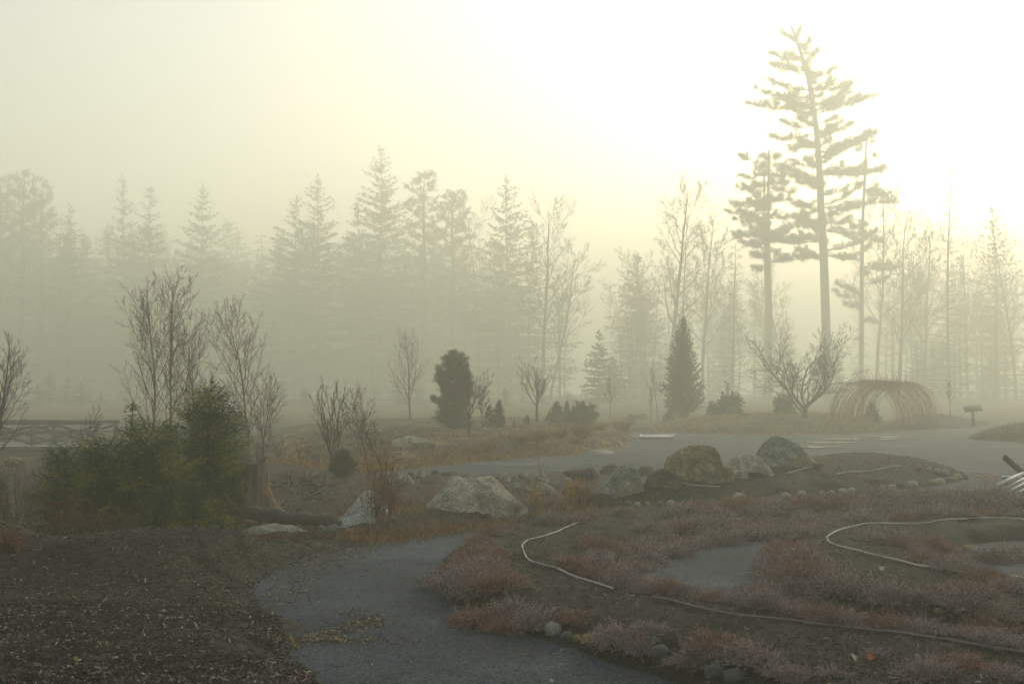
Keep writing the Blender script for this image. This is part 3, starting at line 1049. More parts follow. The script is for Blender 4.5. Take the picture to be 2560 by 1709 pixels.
# pale bare slab behind the log and a low one in front of it
peak_rock("rock_slab", "pale bare rock slab sloping beside a clump of orange stalks", 905, 1312,
          [(800, 1314), (830, 1300), (856, 1290), (872, 1272), (888, 1256), (898, 1238), (912, 1226), (934, 1224), (946, 1240), (960, 1262), (976, 1284), (1000, 1308)], M['slab_pale'], 12, depth=1.0, rough=.05, sink=.06)
boulder("rock_slab", "low pale flat slab under the weathered log", 690, 1330, 230, 1311, M['slab'], 57, depth=.6, facets=5, rough=.14, fine=.04, cut=-.1, sink=.2)
boulder("stone", "small olive flat stone at the lip of the mulch bank by the log", 876, 1330, 36, 1320, M['pebble_tan'], 58, facets=4, rough=.12, cut=-.2, sub=3)
boulder("stone", "smooth grey stone at the lip of the mulch bank under the log", 822, 1328, 46, 1316, M['pebble_grey'], 59, facets=4, rough=.12, cut=-.2, sub=3)

STREAM = [(969, 1219, 31, 1191, 'grey', "dark rounded stone standing at the end of the gravel lane"), (1012, 1210, 50, 1184, 'pale', "broad pale mossy stone beside the dark rounded one"),
          (1027, 1190, 22, 1178, 'tan', "small tan stone on the lane edge above the mossy stone"), (1051, 1192, 22, 1169, 'pale', "round pale cobble perched highest on the lane edge"),
          (1086, 1186, 20, 1174, 'tan', "brown cobble next to the round pale cobble"), (1130, 1188, 54, 1176, 'tan', "long low mossy stone behind the flat-topped boulder"),
          (1174, 1194, 38, 1180, 'grey', "grey wedge stone just behind the flat-topped boulder's peak"), (1262, 1204, 31, 1180, 'pale', "pale round stone heading the stone row along the lane"),
          (1287, 1204, 22, 1185, 'grey', "grey cobble second in the stone row along the lane"), (1300, 1197, 20, 1183, 'tan', "tan cobble in the middle of the stone row along the lane"),
          (1345, 1207, 58, 1180, 'grey', "dark angular block with a bright top in the stone row"), (1313, 1190, 20, 1180, 'pale', "thin pale cobble behind the dark angular block"),
          (1350, 1236, 80, 1203, 'grey', "wide grey boulder below the dark angular block"), (1283, 1222, 44, 1206, 'grey', "low grey stone in the hollow beside the flat-topped boulder"),
          (1402, 1220, 60, 1192, 'grey', "grey stone under the long brown ledge rock"), (1240, 1200, 24, 1188, 'tan', "small brown stone at the start of the stone row"),
          (1440, 1238, 70, 1212, 'tan', "mossy brown stone sunk behind the tall dry grass")]
for i, (cx, by, w, ty, k, lab) in enumerate(STREAM):
    boulder("stone", lab, cx, by, w, ty, M['granite_grey'] if k == 'grey' else M['granite'] if k == 'pale' else M['rock_dark'], 100 + i, depth=.85, facets=8, rough=.16, fine=.03, cut=-.45, sub=4)

# round edging stones: a few meshes, copied
PEB = {k: [rock_mesh(200 + i + 10 * j, (1, 1, 1), M['pebble_' + k], sub=3, facets=4, rough=.12, fine=.015, cut=-.5, cutdepth=(.72, .95)) for i in range(4)] for j, k in enumerate(('grey', 'pale', 'tan'))}
rgp = random.Random(5)


def edging(lst, label, group, asp=.62):
    for it in lst:
        cx, by, w, k = it[:4]
        G = ground_at(cx, by)
        W = psize(w, G.y) * rgp.uniform(.8, 1.2)
        dp = W * rgp.uniform(.75, 1.0)
        h = W * asp * rgp.uniform(.85, 1.15)
        me = rgp.choice(PEB[k])
        lab = it[4] if len(it) > 4 else label
        mesh_thing("edging_stone", me, lab, "stone", (G.x, G.y + dp * .3, G.z - h * .30), rgp.uniform(-.5, .5), (W, dp, h * 1.15), group)


edging([(1103, 1432, 18, 'tan'), (1121, 1436, 28, 'pale'), (1140, 1444, 42, 'pale'), (1154, 1450, 24, 'grey'), (1325, 1562, 26, 'tan'), (1336, 1556, 18, 'grey'), (1355, 1574, 36, 'pale', "pale rounded edging stone with a bluish face beside rust heather"),
        (1384, 1584, 38, 'pale', "palest round edging stone in the line bordering the gravel path"), (1416, 1594, 34, 'grey', "dark grey edging stone half under a rust heather clump"), (1443, 1600, 22, 'tan', "small tan edging stone squeezed between two dark ones"), (1470, 1606, 40, 'tan', "last visible olive edging stone before the heather takes over"),
        (1632, 1612, 30, 'grey', "rounded stone peeping from under the third heather mound on the path edge"), (1652, 1640, 50, 'grey', "flat-faced grey block under the heather beside the gravel path"), (1788, 1688, 54, 'grey', "large olive stone half buried under the heather at the path edge"),
        (1838, 1702, 46, 'grey', "grey stone next to the large olive one at the path edge")],
       "rounded stone edging the bed where the gravel path bends", "stones edging the outer side of the near heather bed")
edging([(1566, 1384, 20, 'tan'), (1582, 1380, 16, 'grey'), (1606, 1374, 26, 'pale'), (1632, 1364, 18, 'tan'), (1660, 1352, 28, 'grey'), (1680, 1346, 18, 'grey'), (1706, 1340, 20, 'grey'), (1740, 1330, 22, 'grey'), (1755, 1328, 18, 'tan'), (1780, 1325, 20, 'grey'),
        (1812, 1322, 22, 'grey'), (1842, 1318, 26, 'grey'), (1916, 1312, 26, 'tan', "orange-tinted stone at the far end of the inner gravel wedge")],
       "mossy stone under the heather along the inner gravel wedge", "stones edging the inner gravel wedge")
edging([(2424, 1376, 30, 'tan', "rusty orange stone at the edge of the gravel pocket"), (2350, 1532, 26, 'tan', "yellowish stone under heather on the narrow inner path"), (2552, 1550, 28, 'pale', "pale stone beside the narrow inner path at the picture edge"), (2008, 1502, 24, 'tan', "brown stone at the foot of the inner bed's heather")],
       "", "odd stones edging the inner bed")
edging([(1572, 1264, 20, 'grey'), (1594, 1265, 22, 'pale'), (1619, 1263, 16, 'tan'), (1650, 1262, 22, 'grey', "tall dark grey cobble in the pale edging row of the far bed"), (1677, 1261, 22, 'pale'), (1820, 1252, 20, 'tan'), (1850, 1250, 30, 'pale', "long pale stone in the middle of the far bed's edging row"), (1965, 1243, 24, 'pale'),
        (2007, 1237, 22, 'pale'), (2055, 1236, 22, 'pale'), (2080, 1234, 20, 'pale'), (2108, 1232, 26, 'pale'), (2130, 1231, 20, 'pale'), (2213, 1227, 24, 'tan'), (2232, 1224, 28, 'pale'), (2255, 1221, 26, 'grey'), (2285, 1218, 38, 'pale'), (2310, 1216, 20, 'grey'), (2335, 1213, 30, 'tan'),
        (2354, 1209, 24, 'pale'), (2374, 1206, 26, 'grey'), (2388, 1202, 24, 'tan'), (2398, 1197, 20, 'pale'), (2366, 1186, 28, 'pale'), (2345, 1182, 24, 'pale'), (2402, 1191, 24, 'grey'), (2414, 1198, 22, 'grey'), (2325, 1176, 18, 'pale'), (2300, 1171, 16, 'tan')],
       "sunlit rounded stone edging the far mulch mound", "stones edging the far mulch mound")

# ------------------------------------------------------------------ heather
HM = [heather_mesh(300 + i, M['heather_mauve'], W=.52, H=.24 + .02 * (i % 3), n=340) for i in range(5)]
HR = [heather_mesh(320 + i, M['heather_rust'], W=.54, H=.22 + .02 * i, n=340, droop=.45) for i in range(3)]
HS = [heather_mesh(340 + i, M['heather_mauve'], W=.36, H=.20, n=150, droop=.2) for i in range(2)]
rgh = random.Random(11)


def clump(x, y, w, kind, label, group, hs=1.0):
    me = rgh.choice({'m': HM, 'r': HR, 's': HS}[kind])
    s, s_z = w / .70, w / .58
    mesh_thing("heather", me, label, "heather", (x, y, sz(x, y) - .01), rgh.uniform(0, 6.28), (s, s, s_z * hs * rgh.uniform(.62, .95)), group)


NCL = [0]


def fill(pix, spacing, w, kinds, label, group, hs=1.0, maxn=999):
    poly = np.array([flat(p[0], p[1], .10) for p in pix])
    ppix = np.array(pix, float)
    lo, hi = poly.min(0), poly.max(0)
    pts = []
    tries = int((hi - lo).prod() / spacing ** 2 * 14)
    for _ in range(tries):
        q = np.array([rgh.uniform(lo[0], hi[0]), rgh.uniform(lo[1], hi[1])])
        if any((q[0] - a[0]) ** 2 + (q[1] - a[1]) ** 2 < spacing ** 2 for a in pts):
            continue
        D_ = q[1]
        bx, by = 1280 + F * q[0] / D_, 990.7 + F * (CAMZ - .12) / D_
        ty = by - F * .20 * w / D_ * hs
        if sdist(ppix, [bx], [by - 4])[0] > 0 and sdist(ppix, [bx], [ty])[0] > 0:
            pts.append(q)
            if len(pts) >= maxn:
                break
    for q in pts:
        clump(q[0], q[1], w * rgh.uniform(.75, 1.2), rgh.choice(kinds), label, group, hs)
        NCL[0] += 1


def line_clumps(pix, spacing, w, kinds, label, group, jit=.1, hs=1.0, dy=10):
    P = [np.array(flat(p[0], p[1] + dy * w / .4, .12)) for p in pix]
    acc = 0
    for a, b in zip(P[:-1], P[1:]):
        L = np.linalg.norm(b - a)
        while acc < L:
            q = a + (b - a) * acc / L + np.array([rgh.gauss(0, jit), rgh.gauss(0, jit)])
            clump(q[0], q[1], w * rgh.uniform(.75, 1.25), rgh.choice(kinds), label, group, hs)
            NCL[0] += 1
            acc += spacing * rgh.uniform(.8, 1.2)
        acc -= L



fill([(1425, 1400), (1480, 1345), (1570, 1306), (1700, 1284), (1720, 1350), (1620, 1374), (1550, 1400), (1470, 1412)], .38, .48, 'mmmmr', "mauve grey heather mound between the hose bend and the inner gravel wedge", "heather by the inner gravel wedge")
fill([(1700, 1262), (1900, 1247), (2150, 1234), (2160, 1288), (1950, 1308), (1800, 1326), (1715, 1348)], .36, .56, 'mmmmr', "grey heather mound in the dense strip before the far mulch mound", "heather in the dense strip before the far mulch mound")
fill([(2150, 1234), (2400, 1224), (2620, 1232), (2620, 1282), (2350, 1280), (2160, 1286)], .40, .56, 'mmmr', "grey heather mound in the strip leading to the fallen metal gate", "heather in the strip leading to the metal gate")
line_clumps([(1440, 1292), (1560, 1272), (1700, 1262), (1900, 1252)], .5, .36, 'mrs', "low reddish heather tuft along the dark hose before the boulders", "low heather along the outer bed edge")
fill([(1112, 1420), (1150, 1372), (1230, 1345), (1258, 1375), (1272, 1430), (1285, 1462), (1230, 1480), (1160, 1460)], .24, .44, 'rrrm', "rust-red heather mound at the rounded tip of the near bed", "rust heather on the tip of the near bed")
fill([(1130, 1480), (1200, 1470), (1300, 1465), (1380, 1500), (1385, 1530), (1330, 1540), (1220, 1520), (1150, 1505)], .24, .44, 'mmr', "grey heather mound low on the tip of the near bed", "grey heather below the tip of the near bed")
line_clumps([(1175, 1346), (1290, 1302), (1420, 1284)], .26, .32, 'rms', "small reddish heather tuft on the outer shoulder of the near bed", "small heather on the near bed's outer shoulder")


line_clumps([(1395, 1400), (1480, 1425), (1560, 1450), (1640, 1474)], .19, .30, 'rrm', "rusty heather tuft along the lower edge of the inner gravel wedge", "heather on the lower edge of the inner gravel wedge", .05)
line_clumps([(1640, 1474), (1740, 1500), (1840, 1518), (1910, 1532)], .19, .31, 'mmr', "grey pink heather tuft between the long dark hose and the inner path", "heather between the dark hose and the inner path", .04, dy=-10)
line_clumps([(1910, 1532), (1990, 1545), (2080, 1566), (2200, 1572), (2330, 1590), (2440, 1606), (2570, 1640)], .22, .33, 'mmrs', "heather tuft on the ridge beside the far end of the dark hose", "heather beside the far end of the dark hose", .04, dy=-10)
for cx, by, w, k, lab in [(1440, 1560, 116, 'r', "rust heather clump sitting above the line of pale edging stones"), (1555, 1622, 170, 'm', "large grey heather clump just past the pale edging stones"), (1625, 1590, 120, 'm', "heather clump behind the large grey one past the edging stones"),
                          (1600, 1640, 130, 'm', "heather clump spilling over a half-hidden grey block at the path edge"), (1800, 1640, 190, 'r', "largest rust-topped heather clump beside the gravel path"), (1745, 1672, 140, 'm', "grey skirt of heather over the large olive edging stone"),
                          (1880, 1668, 170, 'm', "grey heather clump joined to the largest rust-topped one"), (1950, 1700, 150, 's', "sparse heather at the picture edge below the fallen leaves"), (2090, 1695, 140, 's', "sparse heather with twiggy stems below the orange leaf"),
                          (2200, 1648, 110, 's', "thin upright heather sprigs beside the orange maple leaf"), (2350, 1700, 190, 'm', "broad heather clump at the bottom corner bed"), (2440, 1680, 170, 'r', "reddish heather clump rising at the bottom corner bed"),
                          (2540, 1705, 150, 'm', "corner heather clump cut by the frame edge"), (2000, 1705, 120, 'm', "low dark heather on the path edge past the rust-topped clump")]:
    G = ground_at(cx, by)
    W = psize(w, G.y)
    clump(G.x, G.y + W * .3, W * .95, k, lab, "single heather clumps along the gravel path")
fill([(1880, 1455), (1900, 1405), (1960, 1352), (1990, 1370), (2030, 1400), (2085, 1440), (2075, 1480), (1960, 1490), (1885, 1482)], .25, .44, 'mmmr', "dark mauve heather mound on the rounded tip of the inner bed", "heather on the tip of the inner bed")
line_clumps([(1950, 1332), (2060, 1306), (2200, 1293), (2350, 1286), (2500, 1282), (2600, 1282)], .30, .36, 'mrs', "low brownish heather tuft along the back rim of the inner bed", "heather on the back rim of the inner bed", .08)
for cx, by, w, k, lab in [(2120, 1505, 170, 'm', "rounded heather clump in the middle of the inner bed's lower rim"), (2245, 1515, 130, 'm', "grey heather clump second along the inner bed's lower rim"), (2330, 1500, 120, 's', "thin heather clump third along the inner bed's lower rim"),
                          (2430, 1545, 170, 'm', "big shadowed heather clump hiding a yellowish stone"), (2500, 1580, 160, 'r', "rust heather clump at the inner path's far end"), (2440, 1500, 150, 'r', "tall reddish heather clump on the inner bed near the frame edge"), (2535, 1560, 120, 'm', "heather clump beside a pale stone at the frame edge"),
                          (2250, 1360, 110, 'm', "heather mound just inside the bend of the pale hose"), (2190, 1352, 90, 'm', "small heather mound beside the pale hose bend")]:
    G = ground_at(cx, by)
    W = psize(w, G.y)
    clump(G.x, G.y + W * .3, W * 1.05, k, lab, "single heather clumps on the inner bed")
line_clumps([(2230, 1348), (2280, 1370), (2340, 1402), (2420, 1436), (2500, 1458), (2580, 1474)], .23, .36, 'mmr', "heather tuft along the lower edge of the gravel pocket", "heather below the gravel pocket", .07)
line_clumps([(2300, 1352), (2380, 1352), (2470, 1350), (2580, 1348)], .28, .46, 'mmr', "heather mound along the upper edge of the gravel pocket", "heather above the gravel pocket", .1)
print("heather clumps", NCL[0])

# ------------------------------------------------------------------ hoses on the beds
def hose(label, pix, r, m, lift=.02, group=None):
    r, lift = r * .82, lift * .55
    P = np.array([list(ground_at(*p)) for p in pix])
    # smooth through the points, then rest on the soil
    n = len(P)
    out = []
    for i in range(n - 1):
        p0, p1, p2, p3 = P[max(i - 1, 0)], P[i], P[i + 1], P[min(i + 2, n - 1)]
        for j in range(8):
            t = j / 8
            out.append(.5 * (2 * p1 + (-p0 + p2) * t + (2 * p0 - 5 * p1 + 4 * p2 - p3) * t * t + (-p0 + 3 * p1 - 3 * p2 + p3) * t ** 3))
    out.append(P[-1])
    out = np.array(out)
    s = surf(out[:, 0], out[:, 1])
    s = np.convolve(np.pad(s, 3, mode='edge'), np.ones(7) / 7, 'valid')
    out[:, 2] = s + lift
    mb = MB()
    mb.tubes(out, np.full(len(out), r), 8)
    o = mb.build("irrigation_hose", m)
    return tag(o, label, "hose", group)


hose("pale irrigation hose bent in a loop on the tip of the near bed", [(1450, 1306), (1410, 1324), (1360, 1340), (1322, 1352), (1306, 1366), (1312, 1388), (1335, 1406), (1370, 1418), (1400, 1428), (1440, 1446), (1490, 1462), (1532, 1475)], .011, M['hose'], .03)
hose("long dark irrigation hose running down the lower arm of the near bed", [(1638, 1497), (1690, 1506), (1750, 1524), (1820, 1536), (1930, 1550), (2050, 1566), (2180, 1580), (2300, 1596), (2420, 1614), (2580, 1640)], .011, M['hose_dark'], .025)
hose("pale irrigation hose curving round the tip of the inner bed", [(2580, 1305), (2480, 1299), (2400, 1300), (2330, 1308), (2250, 1311), (2160, 1312), (2110, 1324), (2074, 1340), (2068, 1350), (2082, 1362), (2120, 1374), (2170, 1384), (2250, 1404), (2330, 1420), (2450, 1436), (2580, 1448)], .012, M['hose'], .03)
hose("thin dark hose stretched straight along the heather strip before the far mound", [(1945, 1247), (2050, 1244), (2150, 1241), (2250, 1238), (2330, 1234), (2400, 1229)], .010, M['hose_dark'], .03)
hose("short pale hose end showing in the heather beside the far bed", [(1760, 1266), (1790, 1264), (1826, 1261)], .012, M['hose'], .05)
hose("thin pale hose lying across the top of the far mulch mound", [(2090, 1188), (2140, 1180), (2190, 1176), (2250, 1166)], .014, M['hose'], .02)
hose("short pale hose piece near the veined boulder on the far mulch mound", [(1968, 1184), (2000, 1175), (2030, 1169)], .014, M['hose'], .02)
hose("kinked pale hose end on the dark slope of the far mulch mound", [(1700, 1207), (1724, 1213), (1748, 1216), (1800, 1218)], .012, M['hose'], .03)
hose("thin pale pipe lying across the gravel lane", [(1255, 1163), (1290, 1163), (1352, 1162)], .02, M['hose'], .02)

# ------------------------------------------------------------------ fallen leaves in the beds
def leaf(label, px, py, w, m):
    G = ground_at(px, py)
    W = psize(w, G.y)
    mb = MB()
    n = 11
    P = []
    for i in range(2 * n):
        a = 2 * PI * i / (2 * n)
        r = (.5 if i % 2 == 0 else .26) * (1 - .25 * math.cos(a))
        P.append((math.cos(a) * r * W, math.sin(a) * r * W, .10 * W * math.cos(2 * a)))
    P.append((0, 0, .05 * W))
    k = 2 * n
    mb.add(P, t=[[i, (i + 1) % k, k] for i in range(k)])
    st = np.array([[-.36 * W, 0, 0], [-.55 * W, .05 * W, .05 * W], [-.8 * W, .04 * W, .02 * W]])
    mb.tubes(st, np.full(3, .02 * W), 3)
    o = mb.build("maple_leaf", m, smooth=False)
    o.location = (G.x, G.y, G.z + .45 * W)
    o.rotation_euler = (.9, .35, .6 * (px % 7))
    return tag(o, label, "leaf")


leaf("orange fallen maple leaf standing on dark bed soil", 2177, 1652, 24, M['leaf_orange'])
leaf("cream curled leaf lying beside the orange maple leaf", 2136, 1652, 24, M['leaf_pale'])
leaf("small red leaf caught in heather by the hose bend", 1506, 1380, 12, M['leaf_red'])
leaf("red leaf caught higher in the grey heather behind the hose bend", 1518, 1345, 12, M['leaf_red'])
leaf("pale leaf on soil inside the inner bed", 2202, 1428, 18, M['leaf_pale'])
leaf("yellow leaf on the dark wood chips near the frame bottom", 187, 1652, 16, M['leaf_yellow'])
leaf("yellow green leaf on the hollow of the mulch bank", 192, 1502, 12, M['leaf_yellow'])
leaf("whitish leaf on the gravel path at the frame bottom", 1380, 1706, 14, M['leaf_pale'])

# ------------------------------------------------------------------ chips and litter
def chips(name, XY, size, m, seed, flatness=.35, stand=.35):
    rs = np.random.RandomState(seed)
    n = len(XY)
    Z = surf(XY[:, 0], XY[:, 1])
    base = np.array([[-1, -1, -1], [1, -1, -1], [1, 1, -1], [-1, 1, -1], [-1, -1, 1], [1, -1, 1], [1, 1, 1], [-1, 1, 1]]) * .5
    S = np.stack([size * rs.gamma(2.2, .5, n), size * .34 * rs.uniform(.5, 1.5, n), size * .16 * rs.uniform(.6, 1.4, n)], -1)
    V = base[None] * S[:, None]
    V[:, [0, 3, 4, 7], 1] *= rs.uniform(.2, 1, (n, 1))
    rz, ry, rx = rs.rand(n) * 6.283, rs.normal(0, stand, n), rs.normal(0, stand, n)

    def rot(V, a, i, j):
        c, s = np.cos(a)[:, None], np.sin(a)[:, None]
        A, B = V[:, :, i].copy(), V[:, :, j].copy()
        V[:, :, i] = A * c - B * s
        V[:, :, j] = A * s + B * c
    rot(V, rx, 1, 2)
    rot(V, ry, 0, 2)
    rot(V, rz, 0, 1)
    V += np.stack([XY[:, 0], XY[:, 1], Z + .004 + .2 * size * rs.rand(n)], -1)[:, None]
    q = np.array([[3, 2, 1, 0], [4, 5, 6, 7], [0, 1, 5, 4], [1, 2, 6, 5], [2, 3, 7, 6], [3, 0, 4, 7]])
    mb = MB()
    mb.add(V.reshape(-1, 3), q=(q[None] + (np.arange(n) * 8)[:, None, None]).reshape(-1, 4))
    return tag(mb.build(name, m, smooth=False), kind="stuff")


rs = np.random.RandomState(21)


def scatter_px(n, x0, x1, y0, y1, poly=None, powy=1.0, margin=0.0):
    pts = []
    px = rs.uniform(x0, x1, n * 3)
    py = y0 + (y1 - y0) * rs.rand(n * 3) ** powy
    XY = np.array([flat(a, b, .1) for a, b in zip(px, py)])
    if poly is not None:
        XY = XY[sdist(poly, XY[:, 0], XY[:, 1]) > margin]
    return XY[:n]


def clumpy(XY, thr, sc=1.6, seed=71):
    return XY[fbm(XY[:, 0] * sc, XY[:, 1] * sc, seed, 3) + .25 * rs.randn(len(XY)) > thr]


peb = scatter_px(7000, 620, 2000, 1330, 1720, None, .75)
peb = peb[(np.abs(peb[:, 0]) < 6)]
zz_ = surf(peb[:, 0], peb[:, 1]) - H0(peb[:, 0], peb[:, 1])
chips("gravel", peb[zz_ < .01], .011, M['pebble_grey'], 12, stand=.9)
chips("wood_chip_litter", np.vstack([clumpy(scatter_px(34000, -60, 860, 1500, 1740, mulch.poly, .8, -.05), -.25), scatter_px(8000, -60, 1000, 1310, 1520, mulch.poly, 1.0, -.08)]), .024, M['chips'], 5)
chips("wood_chip_litter", clumpy(scatter_px(700, -60, 840, 1480, 1740, mulch.poly, .8), .1), .034, M['chips_tan'], 6)
ed = []
for i in range(1100):      # chips strewn from the bank onto the path
    t = rs.rand()
    px = np.interp(t, [0, .3, .6, .8, 1], [700, 760, 860, 940, 1060]) + rs.normal(0, 40)
    py = np.interp(t, [0, .3, .6, .8, 1], [1500, 1420, 1372, 1345, 1318]) + rs.normal(0, 7)
    ed.append(flat(px, py))
for i in range(650):
    t = rs.rand()
    px = np.interp(t, [0, .35, .6, .8, 1], [700, 790, 880, 935, 860]) + rs.normal(0, 26)
    py = np.interp(t, [0, .35, .6, .8, 1], [1610, 1580, 1562, 1545, 1520]) + rs.normal(0, 7)
    ed.append(flat(px, py))
for i in range(240):
    px = rs.normal(860, 80)
    ed.append(flat(px, 1592 + (px - 860) * .02 + rs.normal(0, 4)))
for i in range(700):
    px = rs.uniform(640, 2560)
    ed.append(flat(px, rs.uniform(1290, 1700)))
chips("wood_chip_litter", np.array(ed), .022, M['chips_tan'], 7)
bl = np.vstack([scatter_px(7000, 1100, 2620, 1290, 1740, bedA.poly, .9, .06), scatter_px(2500, 1840, 2620, 1300, 1590, bedB.poly, .9, .06)])
chips("mulch_litter", bl, .020, M['chips'], 8, stand=.5)
chips("mulch_litter", scatter_px(2600, 1400, 2420, 1150, 1270, stonebed.poly, 1, .05), .03, M['chips'], 9)
# ------------------------------------------------------------------ trees and shrubs near the mulch bank
BIRCH = [dict(K=18, wig=.045, up=.03, taper=.95), dict(n=27, len=.46, ang=.62, t0=.14, t1=.98, up=.075, K=11, wig=.08, rr=.42, shape=lambda t: (1.08 - t) ** .9 * (.6 + .8 * min(1, t * 2))),
         dict(n=9, len=.40, ang=.55, t0=.12, up=.05, K=7, wig=.09, rr=.42), dict(n=6, len=.5, ang=.5, t0=.1, up=.03, K=5, wig=.08, rr=.55, min=.08)]


def birch(label, px, D, top, seed, lean=0.0, spec=BIRCH, r=.035, group=None, H=None, mt='bark_birch', mw='twig_red'):
    c = gpos(px, D)
    Hh = H or at(px, top, D).z - c.z + .05
    return bare_tree("birch_tree", label, "tree", (c.x, c.y, c.z - .05), seed, Hh, spec, [((0, 0, 0), (lean, 0, 1), Hh, r)], M[mt], M[mw], rmin=.0027, group=group, split=1)


birch("tall bare birch with two leaning stems, first beyond the spruces from the bridge", 384, 25.5, 690, 3, -.13)
birch("tallest bare birch rising straight behind the spruce thicket", 422, 25.0, 662, 7, .02)
birch("slimmer bare birch curving up beside the tallest one", 474, 26.0, 770, 9, .05, r=.028)
birch("bare birch with airy crown standing behind the stump", 622, 24.5, 738, 15, -.02)
birch("shorter bare birch just beyond the stump's broad roots", 660, 23.0, 930, 19, .02, r=.022)
birch("bare birch cut by the frame edge before the footbridge", -12, 21.0, 815, 25, -.02, r=.045)
SMALLB = [dict(K=10, wig=.08, up=.04, taper=.92), dict(n=13, len=.52, ang=.65, t0=.2, up=.09, K=9, wig=.11, rr=.45), dict(n=6, len=.45, ang=.55, t0=.2, K=6, wig=.12, rr=.55, up=.04), dict(n=3, len=.5, ang=.5, K=4, wig=.12, rr=.7)]


def sapling(label, px, D, top, seed, spec=SMALLB, r=.018, lean=0, mw='twig_dark', mt='bark_grey', name="bare_sapling", group=None, stems=None, cat="tree", rmin=.0028):
    c = gpos(px, D)
    Hh = at(px, top, D).z - c.z + .04
    st = stems(Hh) if stems else [((0, 0, 0), (lean, 0, 1), Hh, r)]
    return bare_tree(name, label, cat, (c.x, c.y, c.z - .04), seed, Hh, spec, st, M[mt], M[mw], rmin=rmin, group=group)


sapling("small gnarled bare tree standing before the footbridge railing", 203, 24.0, 1012, 31)
sapling("thin forked sapling between the many-stemmed shrub and the orange stalks", 925, 21.0, 960, 33, r=.016)
sapling("slender upright sapling rising behind the orange stalks", 955, 22.0, 962, 35, r=.018, lean=.01)
sapling("pale thin sapling behind the forked one", 908, 30.0, 950, 36, r=.018, mw='twig_red')


def multi(n, spread, r, rnd):
    def f(H):
        rr = random.Random(rnd)
        return [((rr.uniform(-.08, .08), rr.uniform(-.08, .08), 0), (math.cos(k * 6.28 / n + rr.random()) * spread * rr.uniform(.5, 1.2), math.sin(k * 6.28 / n) * spread, 1), H * rr.uniform(.75, 1.05), r * rr.uniform(.7, 1.1)) for k in range(n)]
    return f


MULTI = [dict(K=12, wig=.10, up=.07, taper=.85), dict(n=6, len=.55, ang=.5, t0=.22, up=.13, K=10, wig=.10, rr=.5), dict(n=4, len=.42, ang=.42, t0=.2, up=.08, K=7, wig=.10, rr=.6), dict(n=2, len=.4, ang=.5, K=4, wig=.10, rr=.7)]
sapling("many-stemmed bare shrub with upright dark branches beside the small pine", 830, 23.5, 936, 41, spec=MULTI, stems=multi(6, .26, .024, 3), name="bare_shrub", cat="shrub", rmin=.004)
THICK = [dict(K=7, wig=.1, up=.06, taper=.8), dict(n=5, len=.5, ang=.5, t0=.3, up=.08, K=5, wig=.14, rr=.7), dict(n=3, len=.5, ang=.5, K=4, wig=.14, rr=.8)]
for i, (px, D, top, n, lab) in enumerate([(40, 15.0, 1148, 9, "thicket of dark bare stems at the frame edge beside red weeds"), (75, 16.0, 1165, 8, "thin bare stems between the edge thicket and the low spruce"), (650, 24.0, 1090, 6, "low bare brush beyond the stump by the birch feet"),
                                          (705, 27.0, 1085, 6, "wispy bare brush standing between the stump and the many-stemmed shrub"), (755, 28.0, 1100, 5, "thin bare brush beside the many-stemmed shrub")]):
    sapling(lab, px, D, top, 51 + i, spec=THICK, stems=multi(n, .4, .012, 9 + i), name="bare_shrub", cat="shrub", mw='twig_red' if i < 2 else 'twig_dark', rmin=.0025)

# young spruces crowding behind the bank
SPR = dict(detail=2, leaf=(.048, .0042), droop=.20, up=.36, pw=.8, dens=1.1)


def spruce(label, px, D, top, wpx, seed, base=.0, nw=18, per=6, dz=0, **kw):
    c = gpos(px, D)
    H = at(px, top, D).z - c.z
    R = psize(wpx, D) / 2
    a = dict(SPR)
    a.update(kw)
    return conifer("young_spruce", label, "tree", (c.x, c.y, c.z + dz), seed, H, R, M['needle_spruce'], base=base, nw=nw, per=per, trunk_r=.03, **a)


spruce("dense bushy spruce, tallest and darkest of the thicket", 515, 14.9, 978, 235, 61, nw=20, per=8, pw=.52, jag=.3)
spruce("slender spruce tip standing clear of the thicket beside the birches", 322, 14.2, 1000, 120, 63, nw=20, pw=1.15, jag=.15)
spruce("second tall spruce tip behind the darkest spruce", 525, 15.1, 940, 100, 64, nw=17, pw=1.2, jag=.2)
spruce("low wide spruce at the bridge end of the thicket", 165, 14.0, 1122, 200, 65, nw=13, per=7, pw=.6, jag=.3)
spruce("olive spruce bulging in the middle of the thicket", 265, 13.7, 1108, 240, 66, nw=13, per=7, pw=.52, jag=.3)
spruce("broad spruce skirting the front of the thicket", 380, 13.8, 1070, 260, 67, nw=14, per=8, pw=.5, jag=.3)
spruce("low yellow-green spruce nestled before the stump", 485, 13.3, 1205, 150, 68, nw=10, pw=.7)
spruce("lowest yellow-green spruce at the front of the thicket", 410, 12.9, 1225, 140, 69, nw=9, pw=.7)
spruce("spruce branch tips reaching in at the frame edge", -25, 15.5, 1160, 110, 70, nw=12)
spruce("bushy spruce leaning its top toward the stump", 580, 18.2, 1030, 110, 72, nw=15, pw=.6, lean=.05)

